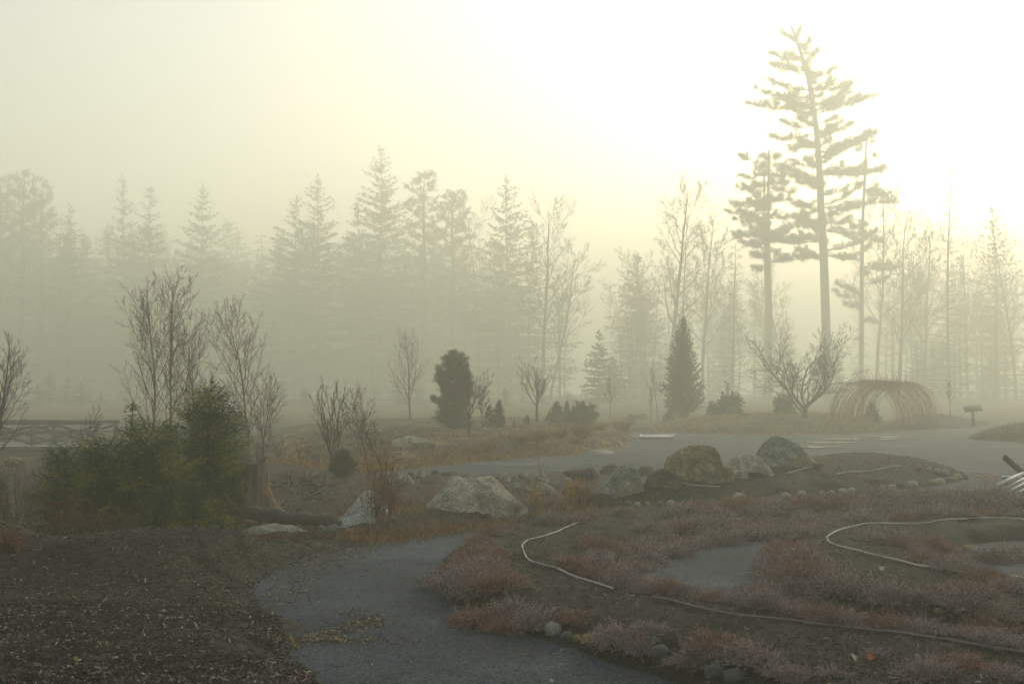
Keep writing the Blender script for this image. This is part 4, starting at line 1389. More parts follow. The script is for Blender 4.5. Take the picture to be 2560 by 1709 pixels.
# small bright pine by the many-stemmed shrub
def small_pine(label, px, D, top, wpx, seed, m='needle_olive', nl=.16, n=110, name="young_pine", nd=16):
    c = gpos(px, D)
    H = at(px, top, D).z - c.z
    R = psize(wpx, D) / 2
    rs_ = np.random.RandomState(seed)
    t = thing(name, label, "tree", (c.x, c.y, c.z - .02))
    a, lf = MB(), MB()
    a.tubes(np.array([[0, 0, 0], [.01, 0, H * .5], [0, .01, H]]), np.array([.03, .02, .006]), 6)
    C, BP, BR = [], [], []
    for i in range(n):
        f = rs_.rand() ** .8
        az = rs_.rand() * 6.28
        rad = R * (1 - f ** 1.4) * rs_.uniform(.55, 1.0) + .02
        o = np.array([0, 0, f * H * .9])
        e = o + np.array([math.cos(az) * rad, math.sin(az) * rad, .25 * rad + .03])
        C += [e, o * .4 + e * .6]
        u = np.linspace(0, 1, 4)[:, None]
        BP.append(o + (e - o) * u - np.array([0, 0, .06]) * np.sin(u * 3.1))
        BR.append(np.linspace(.008, .004, 4))
    C.append(np.array([0, 0, H * .97]))
    a.tubes(np.array(BP), np.array(BR), 3)
    tufts(lf, rs_, np.array(C), nd, nl, .004 * (1 + D / 60), .5)
    a.build('trunk', M['bark_pine'], t)
    lf.build('crown', M[m], t, smooth=False)
    return t


small_pine("small bright green pine with a spiky top at the foot of the many-stemmed shrub", 857, 22.0, 1130, 76, 81)

# dense pine of the rise: clumped needle masses along upswept boughs
def clump_pine(name, label, px, D, top, wpx, seed, n=70, nl=.17, m='needle_pine', shape=None, cl=.28, w=.012, nd=14, per=10, group=None, base=.02, s0=.3, var=(.6, 1.12)):
    c = gpos(px, D)
    H = at(px, top, D).z - c.z
    R = psize(wpx, D) / 2
    rs_ = np.random.RandomState(seed)
    t = thing(name, label, "tree", (c.x, c.y, c.z - .05), 0, 1.0, group)
    a, lf = MB(), MB()
    K = 8
    u = np.linspace(0, 1, K)
    a.tubes(np.stack([.03 * np.sin(u * 5), .03 * np.cos(u * 4), u * H], -1), .022 * H * (1 - .92 * u), 7)
    BP, BR, C = [], [], []
    shape = shape or (lambda f: (1 - f ** 1.6))
    for i in range(n):
        f = base + (1 - base) * (i + rs_.rand()) / n
        az = i * 2.4 + rs_.uniform(-.4, .4)
        L = R * shape(f) * rs_.uniform(*var) + .04
        o = np.array([0, 0, f * H * .96])
        uu = np.linspace(0, 1, 6)
        B = o + np.stack([math.cos(az) * L * uu, math.sin(az) * L * uu, L * (.15 * uu + .30 * uu ** 2) * (.6 + .8 * f)], -1)
        BP.append(B)
        BR.append((.010 + .006 * L) * (1 - .8 * uu))
        k = max(2, int(L / cl * 2.2))
        for q in range(k):
            s = s0 + (1 - s0) * (q + rs_.rand()) / k
            ctr = np.array([np.interp(s, uu, B[:, j]) for j in range(3)]) + rs_.normal(0, cl * .35, 3)
            C.append(ctr + rs_.normal(0, cl * .42, (per, 3)) * np.array([1, 1, .8]))
    C.append(np.array([[0, 0, H]]) + rs_.normal(0, .04, (4, 3)))
    a.tubes(np.array(BP), np.array(BR), 4)
    tufts(lf, rs_, np.concatenate(C), nd, nl, w, .3)
    a.build('trunk', M['bark_pine'], t)
    lf.build('crown', M[m], t, smooth=False)
    return t


clump_pine("pine_tree", "dense clumped pine with a lumpy top behind the brown twiggy tree", 1136, 40, 878, 112, 91, n=54, s0=.35, var=(.55, 1.18), shape=lambda f: (.95 - .45 * f ** 1.5) * (1 if f < .8 else max(.2, 1 - (f - .8) * 3.2)), nl=.14, cl=.13, per=7, nd=11, w=.008)

# ------------------------------------------------------------------ stump, log, brush
def stump():
    c = gpos(628, 16.6)
    ztop = at(628, 1152, 16.6).z
    zb = c.z - .12
    H = ztop - zb
    t = thing("tree_stump", "grey weathered tree stump with flaring roots and an orange split face", "stump", (c.x, c.y, zb))
    nu, nv = 72, 30
    V = np.zeros((nv, nu, 3))
    rts = [(-2.6, .55), (-1.2, .8), (-.25, 1.15), (.7, .6), (1.9, .7), (2.9, .95)]
    for i in range(nv):
        f = i / (nv - 1)
        for j in range(nu):
            a = 2 * PI * j / nu
            r = .245 + .06 * (1 - f)
            for ra, rl in rts:
                da = (a - ra + PI) % (2 * PI) - PI
                r += rl * .48 * math.exp(-(da / .30) ** 2) * (1 - f) ** 3.2
            r += .03 * mnoise.fractal(Vector((math.cos(a) * 4, math.sin(a) * 4, f * .8)), 1.0, 2, 4)
            r -= .03 * abs(math.sin(a * 7 + 1.5 * math.sin(f * 3))) * .6
            top = H * (1 + .05 * math.sin(a * 2 + 1) + .05 * mnoise.noise(Vector((math.cos(a) * 3, math.sin(a) * 3, 5))) - (.10 if -1.6 < ((a + PI) % (2 * PI) - PI) < -.4 else 0) * 0)
            V[i, j] = (r * math.cos(a), r * math.sin(a), f ** 1.05 * top)
    mb = MB()
    idx_ = np.arange(nu * nv).reshape(nv, nu)
    nx = np.roll(idx_, -1, 1)
    mb.add(V.reshape(-1, 3), q=np.stack([idx_[:-1], nx[:-1], nx[1:], idx_[1:]], -1).reshape(-1, 4))
    mb.build('trunk', M['stump'], t)
    tp = MB()
    ring = V[-1]
    inner = ring * np.array([.55, .55, 1]) - np.array([0, 0, .05])
    ctr = np.array([[0, 0, H * .93]])
    n = nu
    tp.add(np.vstack([ring, inner, ctr]), q=[[j, (j + 1) % n, n + (j + 1) % n, n + j] for j in range(n)], t=[[n + j, n + (j + 1) % n, 2 * n] for j in range(n)])
    tp.build('cut_face', M['log'], t)
    rt = MB()
    rr = random.Random(4)
    for k, (a, L) in enumerate([(-1.0, .9), (-.35, 1.0), (-2.2, .7), (-1.6, .55)]):
        P = []
        for i in range(8):
            s = i / 7
            P.append((math.cos(a + .3 * s) * (.38 + L * .5 * s), math.sin(a + .3 * s) * (.38 + L * .5 * s), .16 * (1 - s) + .05 + .04 * math.sin(s * 5 + k)))
        rt.tubes(np.array(P), np.linspace(.06, .018, 8), 7)
    rt.build('roots', M['stump'], t)


stump()


def log():
    mb = MB()
    P = []
    for px, py, D in [(598, 1277, 15.6), (640, 1282, 15.5), (690, 1290, 15.4), (740, 1296, 15.3), (790, 1299, 15.2), (830, 1300, 15.1), (852, 1306, 15.0)]:
        p = at(px, py, D)
        P.append((p.x, p.y, p.z))
    P = np.array(P)
    n = 40
    u = np.linspace(0, 1, len(P))
    uu = np.linspace(0, 1, n)
    Q = np.stack([np.interp(uu, u, P[:, i]) for i in range(3)], -1)
    rs_ = np.random.RandomState(3)
    R = np.interp(uu, [0, .05, .4, .8, 1], [.075, .095, .09, .07, .025]) * (1 + .06 * rs_.randn(n))
    Q[:, 2] += .012 * rs_.randn(n)
    mb.tubes(Q, R, 12)
    o = mb.build("fallen_log", M['log'])
    tag(o, "grey weathered log lying before the stump and the slab", "log")
    ctr = Q.mean(0)


log()
BRUSH = [dict(K=9, wig=.22, up=-.01, taper=.85), dict(n=7, len=.5, ang=.8, t0=.15, K=6, wig=.22, rr=.65, up=.03), dict(n=4, len=.5, ang=.7, K=4, wig=.22, rr=.7, up=.02), dict(n=2, len=.5, ang=.6, K=3, wig=.2, rr=.8)]


def brush(label, px, D, n, L, seed, mt='twig_grey', hmul=.5, r=.016):
    c = gpos(px, D)
    rr = random.Random(seed)
    st = []
    for k in range(n):
        a = rr.uniform(0, 6.28)
        st.append(((rr.uniform(-.3, .3), rr.uniform(-.2, .2), rr.uniform(.05, .25)), (math.cos(a), math.sin(a) * .7, rr.uniform(.0, .5)), L * rr.uniform(.6, 1.2), r * rr.uniform(.6, 1.2)))
    rng = random.Random(seed)
    lv = grow(rng, BRUSH, st, .0035)
    mb = MB()
    for i, Lv in enumerate(lv):
        if Lv:
            mb.tubes(np.array([p for p, _ in Lv]), np.array([r_ for _, r_ in Lv]), 4 if i == 0 else 3)
    o = mb.build("dead_branch_tangle", M[mt])
    o.location = (c.x, c.y, c.z)
    tag(o, label, "brush")


brush("tangle of bleached dead branches between the stump and the slab", 735, 17.2, 7, .7, 71)
brush("low tangle of dark dead twigs behind the log", 800, 17.8, 7, .7, 73, 'twig_dark')
brush("dead brown twigs heaped at the stump's far roots", 700, 19.0, 6, .6, 75, 'twig_dark')
brush("grey dead twigs lying at the foot of the low spruce near the bridge", 100, 13.6, 5, .6, 77, 'twig_grey', r=.012)
brush("sparse dead twigs beside the flat-topped boulder", 1000, 18.5, 5, .5, 79, 'twig_dark')

# weeds and dry grass
TG = [tuft_mesh(400 + i, M['straw'], R=.36, H=.34, n=320, r=.0035, droop=.45) for i in range(3)]
TR = [tuft_mesh(410 + i, M['straw_red'], R=.3, H=.5, n=130, r=.003, droop=.2, spread=.45) for i in range(3)]


def tall_stalks(label, px, py, wpx, top, n, seed, m='straw_red', lean=(0, 0), r=.004, name="dry_stalks"):
    G = ground_at(px, py)
    W = psize(wpx, G.y)
    H = at(px, top, G.y).z - G.z
    rs_ = np.random.RandomState(seed)
    B = np.stack([rs_.normal(0, W * .3, n), rs_.normal(0, W * .25, n), np.full(n, -.02)], -1)
    D = np.stack([rs_.normal(lean[0], .10, n), rs_.normal(lean[1], .1, n), np.ones(n)], -1)
    D /= np.linalg.norm(D, axis=1, keepdims=True)
    mb = MB()
    L = H * rs_.uniform(.35, 1.0, n)
    L[:4] = H
    P = strands(mb, rs_, B, D, L, rs_.normal(0, .08, (n, 3)) + np.array([lean[0] * .6, 0, -.08]), np.full(n, r), 6)
    k = n // 2                      # seed heads and side blades
    for q in (2, 3, 4, 5):
        c = P[:, q]
        d = rs_.normal(0, .6, (n, 3)) + np.array([0, 0, .8])
        d /= np.linalg.norm(d, axis=1, keepdims=True)
        w_ = np.cross(d, rs_.normal(0, 1, (n, 3)))
        w_ /= np.linalg.norm(w_, axis=1, keepdims=True) + 1e-9
        mb.leaves(c, d, H * rs_.uniform(.06, .16, n), w_, np.full(n, r * 1.5))
    o = mb.build(name, M[m], smooth=False)
    o.location = G
    return tag(o, label, "dry grass")


tall_stalks("tall clump of orange dry stalks rising over the pale slab", 952, 1306, 60, 1090, 90, 501, r=.0045)
tall_stalks("short dry stalks fringing the pale slab beside the tall orange clump", 880, 1312, 60, 1232, 40, 502)
tall_stalks("tan upright dry grass between the flat-topped and pointed boulders", 1432, 1262, 50, 1180, 110, 503, 'straw')
tall_stalks("rusty dry stalks before the pointed grey boulder", 1455, 1256, 46, 1195, 80, 504)
tall_stalks("wispy tan stalks in the hollow beside the wide grey boulder", 1340, 1262, 50, 1192, 50, 505, 'straw')
tall_stalks("thin dark stalks standing before the long ledge rock", 1472, 1238, 24, 1140, 14, 506, r=.003)
tall_stalks("single tall weed behind the stone row on the lane", 1352, 1195, 14, 1138, 8, 507)
tall_stalks("reddish weeds at the frame edge beside the bare thicket", 15, 1376, 90, 1310, 130, 508)
for i, (px, top, n, ln, lab) in enumerate([(205, 1215, 26, -.25, "rusty arching weeds nearest the low spruce in front of the thicket"), (232, 1225, 26, -.28, "rusty weeds in the thicket's middle, bowed toward the bridge"), (272, 1235, 24, -.2, "loose rusty weeds before the broad spruce"),
                                           (318, 1240, 16, .05, "upright rusty weeds below the broad spruce"), (150, 1290, 16, -.2, "thin pale weeds before the low wide spruce")]):
    G = gpos(px, 12.2)
    H = at(px, top, 12.2).z - G.z
    rs_ = np.random.RandomState(520 + i)
    mb = MB()
    B = np.stack([rs_.normal(0, .10, n), rs_.normal(0, .1, n), np.zeros(n)], -1)
    D = np.stack([rs_.normal(ln, .12, n), rs_.normal(0, .1, n), np.ones(n)], -1)
    D /= np.linalg.norm(D, axis=1, keepdims=True)
    P = strands(mb, rs_, B, D, H * rs_.uniform(.5, 1.1, n), np.array([ln * .8, 0, -.12]) + rs_.normal(0, .1, (n, 3)), np.full(n, .0042), 6)
    for q in (4, 5):
        d = rs_.normal(0, .7, (n * 3, 3)) + np.array([ln, 0, -.1])
        d /= np.linalg.norm(d, axis=1, keepdims=True)
        w_ = np.cross(d, rs_.normal(0, 1, (n * 3, 3)))
        w_ /= np.linalg.norm(w_, axis=1, keepdims=True) + 1e-9
        mb.leaves(np.repeat(P[:, q], 3, 0), d, rs_.uniform(.03, .07, n * 3), w_, np.full(n * 3, .006))
    o = mb.build("dry_weed", M['straw_red'], smooth=False)
    o.location = G
    tag(o, lab, "weed")
# leaning pole-like dead stem before the stump
p0, p1 = at(575, 1250, 13.0), at(612, 1292, 12.6)
mb = MB()
mb.tubes(np.array([p0 + (p0 - p1) * .5, p0, p1]), np.array([.008, .008, .008]), 5)
tag(mb.build("dead_cane", M['straw_red']), "single reddish dead stem leaning across the front of the stump", "stem")

# grass fringe along the path and ground cover: nobody could count these
def cover(name, XY, H, m, seed, lean=.5, r=.0035, K=4):
    rs_ = np.random.RandomState(seed)
    n = len(XY)
    B = np.c_[XY, surf(XY[:, 0], XY[:, 1]) - .01]
    D = rs_.normal(0, lean, (n, 3)) + np.array([0, 0, 1.0])
    D[:, 2] = np.abs(D[:, 2])
    D /= np.linalg.norm(D, axis=1, keepdims=True)
    mb = MB()
    strands(mb, rs_, B, D, H * rs_.uniform(.4, 1.4, n), rs_.normal(0, .3, (n, 3)) - np.array([0, 0, .25]), np.full(n, r), K)
    return tag(mb.build(name, m, smooth=False), kind="stuff")


def band(n, pts, jx, jy):
    pts = np.array(pts, float)
    t = rs.rand(n) * (len(pts) - 1)
    i = np.minimum(t.astype(int), len(pts) - 2)
    f = (t - i)[:, None]
    q = pts[i] * (1 - f) + pts[i + 1] * f
    q[:, 0] += rs.normal(0, jx, n)
    q[:, 1] += rs.normal(0, jy, n)
    return np.array([flat(a, min(max(b, 1040), 1700), .08) for a, b in q])


cover("dry_grass", np.vstack([band(3600, [(860, 1322), (1000, 1308), (1100, 1294), (1250, 1284), (1400, 1272), (1520, 1262)], 14, 5), band(900, [(930, 1270), (990, 1262), (1060, 1262)], 14, 8), band(900, [(1330, 1278), (1400, 1268), (1480, 1262)], 20, 7)]), .13, M['straw'], 31, lean=.7)
cover("dry_grass", np.vstack([band(2600, [(880, 1318), (1000, 1300), (1150, 1288), (1300, 1280), (1480, 1264)], 20, 8), band(700, [(600, 1320), (700, 1310), (860, 1318)], 20, 6)]), .14, M['straw_red'], 32, lean=.7)
cover("ground_cover", np.vstack([scatter_px(7000, 560, 1600, 1195, 1325, soil.poly, 1, .1), scatter_px(4000, -100, 900, 1090, 1230, soil.poly, 1, .1)]), .10, M['cover'], 33, lean=.9)
cover("ground_cover", scatter_px(9000, 620, 1580, 1066, 1172, heath.poly, 1, .1), .20, M['cover'], 34, lean=.9, r=.007)
cover("dry_grass", band(8000, [(700, 1158), (800, 1160), (900, 1166), (1000, 1158), (1100, 1148), (1200, 1138), (1320, 1128), (1440, 1124)], 20, 3), .17, M['straw'], 35, lean=.9, r=.008)
cover("dry_grass", np.vstack([scatter_px(5000, 1620, 2260, 1052, 1082, moundA.poly, 1, .0), band(2600, [(1500, 1072), (1650, 1074), (1800, 1077), (1950, 1079), (2100, 1078), (2220, 1071)], 25, 2.0)]), .24, M['straw'], 36, lean=.8, r=.010)
cover("dry_grass", np.vstack([scatter_px(900, 2440, 2620, 1062, 1100, moundC.poly, 1, .0), scatter_px(900, 2220, 2470, 1052, 1075, moundB.poly, 1, .0)]), .14, M['cover'], 37, lean=.8, r=.008)
kt = [(1188, 1136, 40, "round straw-coloured grass tuft nearest the gravel lane"), (1218, 1122, 44, "second straw-coloured tuft just above the lane one"), (1300, 1112, 66, "largest orange grass tuft on the rise"), (1351, 1100, 52, "orange grass tuft below the staked tree"),
      (1400, 1092, 54, "orange grass tuft in front of the low rounded conifer"), (1456, 1090, 62, "orange grass tuft at the crest beside the rounded conifer"), (1500, 1076, 46, "orange grass tuft beside the pale hollow block"), (1554, 1076, 56, "orange grass tuft at the end of the rise beyond the pale block"), (1110, 1142, 30, "small straw tuft below the dense pine"), (1440, 1108, 34, "small straw tuft above the flagstone")]
for i, (px, py, w, lab) in enumerate(kt):
    G = ground_at(px, py)
    W = psize(w, G.y) * 1.45
    mesh_thing("grass_tuft", TG[i % 3], lab, "grass tuft", G, i * 1.3, (W / .62, W / .62, W / .62 * .85), "straw tufts on the rise")
for i, (px, py, w, lab) in enumerate([(985, 1262, 36, "orange grass patch between the slab and the flat-topped boulder"), (1020, 1270, 30, "orange tuft hugging the foot of the flat-topped boulder"), (1290, 1285, 30, "reddish tuft at the toe of the flat-topped boulder"), (1370, 1278, 34, "reddish tuft between the boulder and the near bed"),
                                      (790, 1300, 26, "little red tuft sprouting before the log"), (745, 1282, 18, "rusty sprout standing over the log"), (845, 1316, 24, "orange tuft at the thin end of the log"), (2045, 1170, 34, "straw tuft at the foot of the smooth grey green boulder")]):
    G = ground_at(px, py)
    W = psize(w, G.y) * 1.1
    mesh_thing("grass_tuft", TR[i % 3] if i != 7 else TG[0], lab, "grass tuft", G, i * 1.7, (W / .5, W / .5, W / .5 * .8))

# ------------------------------------------------------------------ trees on the rise and by the gravel court
BROWN = [dict(K=7, wig=.03, up=.02, taper=.55), dict(n=9, len=1.4, ang=.62, t0=.6, t1=1.0, up=.085, K=12, wig=.06, rr=.45, shape=lambda t: 1), dict(n=9, len=.48, ang=.45, t0=.15, up=.06, K=8, wig=.08, rr=.45), dict(n=6, len=.5, ang=.45, up=.05, K=6, wig=.1, rr=.5), dict(n=3, len=.55, ang=.45, K=4, wig=.1, rr=.7, min=.1)]


def small_tree(label, px, D, top, seed, spec=BROWN, trunk=.42, r=.07, mw='twig_red', mt='bark_grey', lean=0, rmin=.004, group=None):
    c = gpos(px, D)
    H = at(px, top, D).z - c.z
    return bare_tree("bare_tree", label, "tree", (c.x, c.y, c.z - .04), seed, H, spec, [((0, 0, 0), (lean, 0, 1), H * trunk, r)], M[mt], M[mw], rmin=rmin, group=group, split=2)


small_tree("brown twiggy tree with a straight pale trunk in front of the dense pine", 1173, 34.5, 904, 101, trunk=.40, r=.055)
small_tree("vase-shaped bare tree tied to a leaning stake on the rise", 1342, 47, 884, 103, trunk=.36, r=.075, mw='twig_dark')
birch("pale faint bare tree with a narrow oval crown behind the lichen boulder", 1025, 56, 815, 105, r=.06, mt='bark_grey')
MAPLE = [dict(K=5, wig=.03, up=.0, taper=.25), dict(n=8, len=5.0, ang=1.0, t0=.45, t1=1.0, up=.075, K=18, wig=.15, rr=.5, shape=lambda t: 1, ), dict(n=9, len=.55, ang=.72, t0=.15, up=.07, K=12, wig=.15, rr=.5, shape=lambda t: 1.1 - .45 * t), dict(n=8, len=.44, ang=.58, t0=.12, up=.04, K=8, wig=.12, rr=.5), dict(n=6, len=.48, ang=.55, up=.02, K=6, wig=.13, rr=.55, min=.12), dict(n=3, len=.55, ang=.5, K=4, wig=.12, rr=.7, min=.1)]
cM = gpos(2012, 56)
HM_ = at(2012, 806, 56).z - cM.z
bare_tree("maple_tree", "wide bowl-shaped bare tree with curving limbs on the grassy mound", "tree", (cM.x, cM.y, cM.z - .06), 117, HM_, MAPLE, [((0, 0, 0), (.02, 0, 1), .75, .15)], M['bark_grey'], M['twig_dark'], rmin=.0055, split=3, sides=7)


# stake with tie beside the vase-shaped tree
cS = gpos(1362, 47)
t = thing("tree_stake", "leaning wooden stake with a tie to the vase-shaped tree", "stake", cS)
mb = MB()
a0, a1 = at(1362, 1078, 47), at(1373, 1030, 47)
mb.tubes(np.array([Vector((0, 0, -.1)), Vector((.02, 0, .1)), a1 - cS]), np.array([.045, .045, .04]), 8)
mb.build('post', M['bark_grey'], t)
mb = MB()
b1 = at(1346, 1032, 47) - cS
e1 = (a1 - cS) * .35
mb.tubes(np.array([b1, (b1 + e1) / 2 - Vector((0, 0, .03)), e1]), np.array([.014, .014, .014]), 5)
mb.build('tie', M['twig_dark'], t)

# columnar cypress and small conifers
c = gpos(1708, 64)
Hc = at(1708, 795, 64).z - c.z
conifer("cypress_tree", "dense pointed dark conifer standing alone by the gravel court", "tree", (c.x, c.y, c.z - .05), 131, Hc, psize(100, 64) / 2, M['needle_olive'], base=.01, nw=46, per=9, droop=.1, up=.75, detail=1, pw=.95, dens=1.5, leaf=(.26, .032), jag=.22)
KC = dict(detail=1, leaf=(.22, .045), droop=.3, up=.3)


def conif(label, px, D, top, wpx, seed, m='needle_olive', group=None, name="small_conifer", **kw):
    c = gpos(px, D)
    H = at(px, top, D).z - c.z
    a = dict(KC)
    a.update(kw)
    return conifer(name, label, "tree", (c.x, c.y, c.z - .03), seed, H, psize(wpx, D) / 2, M[m], base=.02, group=group, **a)


conif("small dark conifer beside the dense pine, its top bent over", 1245, 42, 1002, 34, 141, nw=14, leaf=(.16, .03), lean=.04)
conif("pale small conifer between the dense pine and the bent-topped one", 1222, 44, 1014, 34, 142, nw=12, leaf=(.16, .03))
conif("tiny spike conifer on the crest of the rise", 1318, 46, 1038, 13, 143, nw=12, leaf=(.10, .03), up=.8, per=5)
conif("olive pyramid conifer behind the leaning stake", 1392, 50, 1006, 52, 144, nw=13, leaf=(.2, .04))
conif("thin leaning conifer behind the low rounded one", 1418, 52, 1003, 20, 145, nw=12, leaf=(.14, .035))
clump_pine("small_conifer", "low rounded spreading conifer on the crest of the rise", 1455, 50, 1024, 76, 147, n=24, nl=.16, m='needle_olive', shape=lambda f: 1.0 - .35 * f, cl=.2, w=.022, nd=9, per=8)
SAP2 = [dict(K=9, wig=.03, up=.02, taper=.85), dict(n=12, len=.33, ang=.5, t0=.4, up=.08, K=6, wig=.08, rr=.5), dict(n=4, len=.45, ang=.5, K=4, wig=.1, rr=.7), dict(n=2, len=.5, ang=.5, K=3, wig=.1, rr=.8)]
for i, (px, D, top, spc, lab) in enumerate([(1205, 42, 960, SMALLB, "crooked thin sapling just past the dense pine"), (1282, 44, 1048, SMALLB, "stubby twisted shrub on the rise between small conifers"), (1525, 62, 942, SAP2, "thin sapling behind the pale hollow block"), (1627, 66, 968, SAP2, "thin bare sapling halfway to the pointed conifer"),
                                           (1645, 68, 900, SAP2, "taller slim sapling beside the pointed conifer"), (1822, 64, 950, SAP2, "bare sapling standing in a drooping conifer"), (1958, 66, 955, SAP2, "bare sapling above the second drooping conifer"), (2376, 66, 945, SAP2, "slim bare sapling between the tunnel and the sign panel"), (1845, 70, 985, SAP2, "tiny bare sapling behind the dark lantern")]):
    sapling(lab, px, D, top, 151 + i, spec=spc, r=.03 if spc is SAP2 else .025, mw='twig_dark', rmin=.008)


# drooping conifers
def weeper(label, px, D, top, wpx, seed):
    return conif(label, px, D, top, wpx, seed, nw=16, per=9, droop=1.35, up=.75, leaf=(.22, .05), pw=.35, dens=1.3)


weeper("weeping conifer mound beside the dark lantern", 1826, 62, 1012, 66, 161)
weeper("lower weeping conifer spreading next to the mound one", 1796, 61, 1034, 58, 162)
weeper("weeping conifer dome under the bowl-shaped tree's low limb", 1960, 64, 1010, 54, 163)
conif("small cone-shaped conifer inside the willow tunnel", 2180, 61, 1008, 46, 164, nw=14, leaf=(.2, .05))
conif("dark low conifer beside the foot of the pointed conifer", 1672, 66, 1028, 40, 165, nw=10, leaf=(.2, .05), droop=.6)
conif("faint low shrub conifer between the rise and the pointed conifer", 1590, 74, 1040, 70, 166, nw=8, leaf=(.25, .06), droop=.5)

# ------------------------------------------------------------------ willow tunnel
def tunnel():
    c = gpos(2205, 59)
    t = thing("willow_tunnel", "arched tunnel of woven reddish willow rods beside the mound", "garden tunnel", c)
    rs_ = np.random.RandomState(8)
    # axis runs obliquely: hoops spaced along it, each a bundle of rods bent over from both sides
    ax = np.array([.80, .60, 0])
    ax /= np.linalg.norm(ax)
    cr = np.array([.86, -.5, 0])
    cr /= np.linalg.norm(cr)
    K = 16
    u = np.linspace(0, 1, K)
    start = np.array([-1.45, -1.3, 0.0])
    n_h = 18
    for hh in range(n_h):
        s = hh / (n_h - 1)
        mb = MB()
        P, R = [], []
        W, H = 1.80 - .15 * s, 2.38 - .25 * s
        o = start + ax * 3.7 * s
        zb = sz(c.x + o[0], c.y + o[1]) - c.z
        for k in range(18):
            jit = rs_.normal(0, .11, 3)
            side = 1 if k % 2 else -1
            th = PI * u * rs_.uniform(.45, .85)
            if side < 0:
                th = PI - th
            lean = rs_.normal(0, .32)
            pts = o + cr * (W * np.cos(th))[:, None] * 1.0 + np.array([0, 0, 1]) * (H * np.sin(th) ** .82)[:, None] + ax * (lean * np.sin(th))[:, None] + jit
            pts[:, 2] += zb - .08
            pts[1:] += rs_.normal(0, .012, (K - 1, 3))
            P.append(pts)
            R.append(np.linspace(.0085, .003, K) * rs_.uniform(.7, 1.2))
        for k in range(4):         # loose shoots standing up from the crown
            th = PI * rs_.uniform(.35, .65)
            b0 = o + cr * (W * math.cos(th)) + np.array([0, 0, H * math.sin(th) ** .82 + zb - .08])
            d = np.array([rs_.normal(0, .25), rs_.normal(0, .25), 1.0])
            P.append(b0 + d * (rs_.uniform(.3, .8) * u)[:, None])
            R.append(np.linspace(.006, .003, K))
        mb.tubes(np.array(P), np.array(R), 4)
        mb.build('hoop', M['willow'], t, smooth=True)


tunnel()

# dark rounded lantern
c = gpos(1866, 59)
k = psize(1, 59)
t = thing("stone_lantern", "small dark round-headed stone lantern at the edge of the mound", "lantern", c)
hz_ = at(1866, 1032, 59).z - c.z
mb = MB()
mb.lathe([(0, -.05), (.24, -.05), (.24, .05), (.17, .09), (.11, .14), (.10, hz_ * .34), (0, hz_ * .34)], 18)
mb.build('pedestal', M['iron'], t)
mb = MB()
mb.lathe([(.0, hz_ * .32), (.14, hz_ * .33), (.235, hz_ * .44), (.27, hz_ * .58), (.25, hz_ * .72), (.19, hz_ * .84), (.10, hz_ * .93), (.04, hz_ * .97), (.0, hz_)], 20)
mb.build('head', M['iron'], t)

# interpretive sign panel
D_ = 62
c = gpos(2433, D_)
t = thing("sign_panel", "slanted reading panel on a single post at the court's far edge", "sign", c)
zt = at(2433, 1022, D_).z - c.z
mb = MB()
mb.box((0, 0, zt / 2 - .05), (.13, .10, zt + .1))
mb.build('post', M['sign'], t, smooth=False)
mb = MB()
from mathutils import Euler
R_ = Euler((math.radians(30), math.radians(-6), math.radians(-14)))
mb.box((0, 0, zt + .03), (.92, .62, .05), R_)
mb.build('panel', M['sign'], t, smooth=False)
c = gpos(2357, 63)
t = thing("marker_post", "short marker post with a small tilted plate beyond the tunnel", "marker", c)
zt = at(2357, 1036, 63).z - c.z
mb = MB()
mb.box((0, 0, zt / 2 - .03), (.05, .05, zt + .06))
mb.build('post', M['sign'], t, smooth=False)
mb = MB()
mb.box((0, 0, zt + .02), (.26, .2, .03), Euler((math.radians(28), 0, .2)))
mb.build('plate', M['sign'], t, smooth=False)

# pale hollow block
c = gpos(1520, 54)
k = psize(1, 54)
mb = MB()
mb.lathe([(.0, .12), (.12, .12), (.14, .3), (.155, .40), (.19, .415), (.21, .38), (.20, .1), (.17, -.05)], 22)
o = mb.build("stone_basin", M['concrete'])
o.location = (c.x, c.y, c.z)
o.rotation_euler = (math.radians(28), 0, 0)
tag(o, "squat pale stone basin with a dark hollow among orange tufts", "basin")

# metal frame panel lying on the gravel
A = [flat(1603, 1091.5), flat(1684, 1090.5), flat(1682, 1097.5), flat(1598, 1098)]
A = [Vector((x, y, sz(x, y) + .07)) for x, y in A]
ctr = sum(A, Vector()) / 4
t = thing("metal_frame_panel", "shiny flat metal frame panel lying on the open gravel", "metal panel", ctr)
for i in range(4):
    mb = MB()
    mb.beam(A[i] - ctr, A[(i + 1) % 4] - ctr, .07, .08)
    mb.build('rail', M['alu'], t, smooth=False)
mb = MB()
B = [a - ctr + (Vector((0, 0, -.02))) for a in A]
B = [b * .97 for b in B]
mb.add([b + Vector((0, 0, .012)) for b in B] + [b - Vector((0, 0, .012)) for b in B], q=[[0, 1, 2, 3], [7, 6, 5, 4], [0, 4, 5, 1], [1, 5, 6, 2], [2, 6, 7, 3], [3, 7, 4, 0]])
mb.build('sheet', M['alu'], t, smooth=False)
x0, y0 = flat(1578, 1097.5)
mb = MB()
mb.tubes(np.array([list(Vector((x0, y0, sz(x0, y0) + .05)) - ctr), list(A[3] - ctr + Vector((.3, .1, 0)))]), np.array([.03, .03]), 8)
mb.build('pipe', M['alu'], t)

# fallen metal gate
t0 = Vector(at(2520, 1240, 18))
t = thing("metal_gate", "silver barred metal gate lying tilted across the end of the heather strip", "gate", (t0.x, t0.y, sz(t0.x, t0.y)))
T0 = Vector(t.location)


def bar(a, b, r, name, m='alu', S=8):
    mb = MB()
    mb.tubes(np.array([list(Vector(a) - T0), list(Vector(b) - T0)]), np.array([r, r]), S)
    mb.build(name, M[m], t)


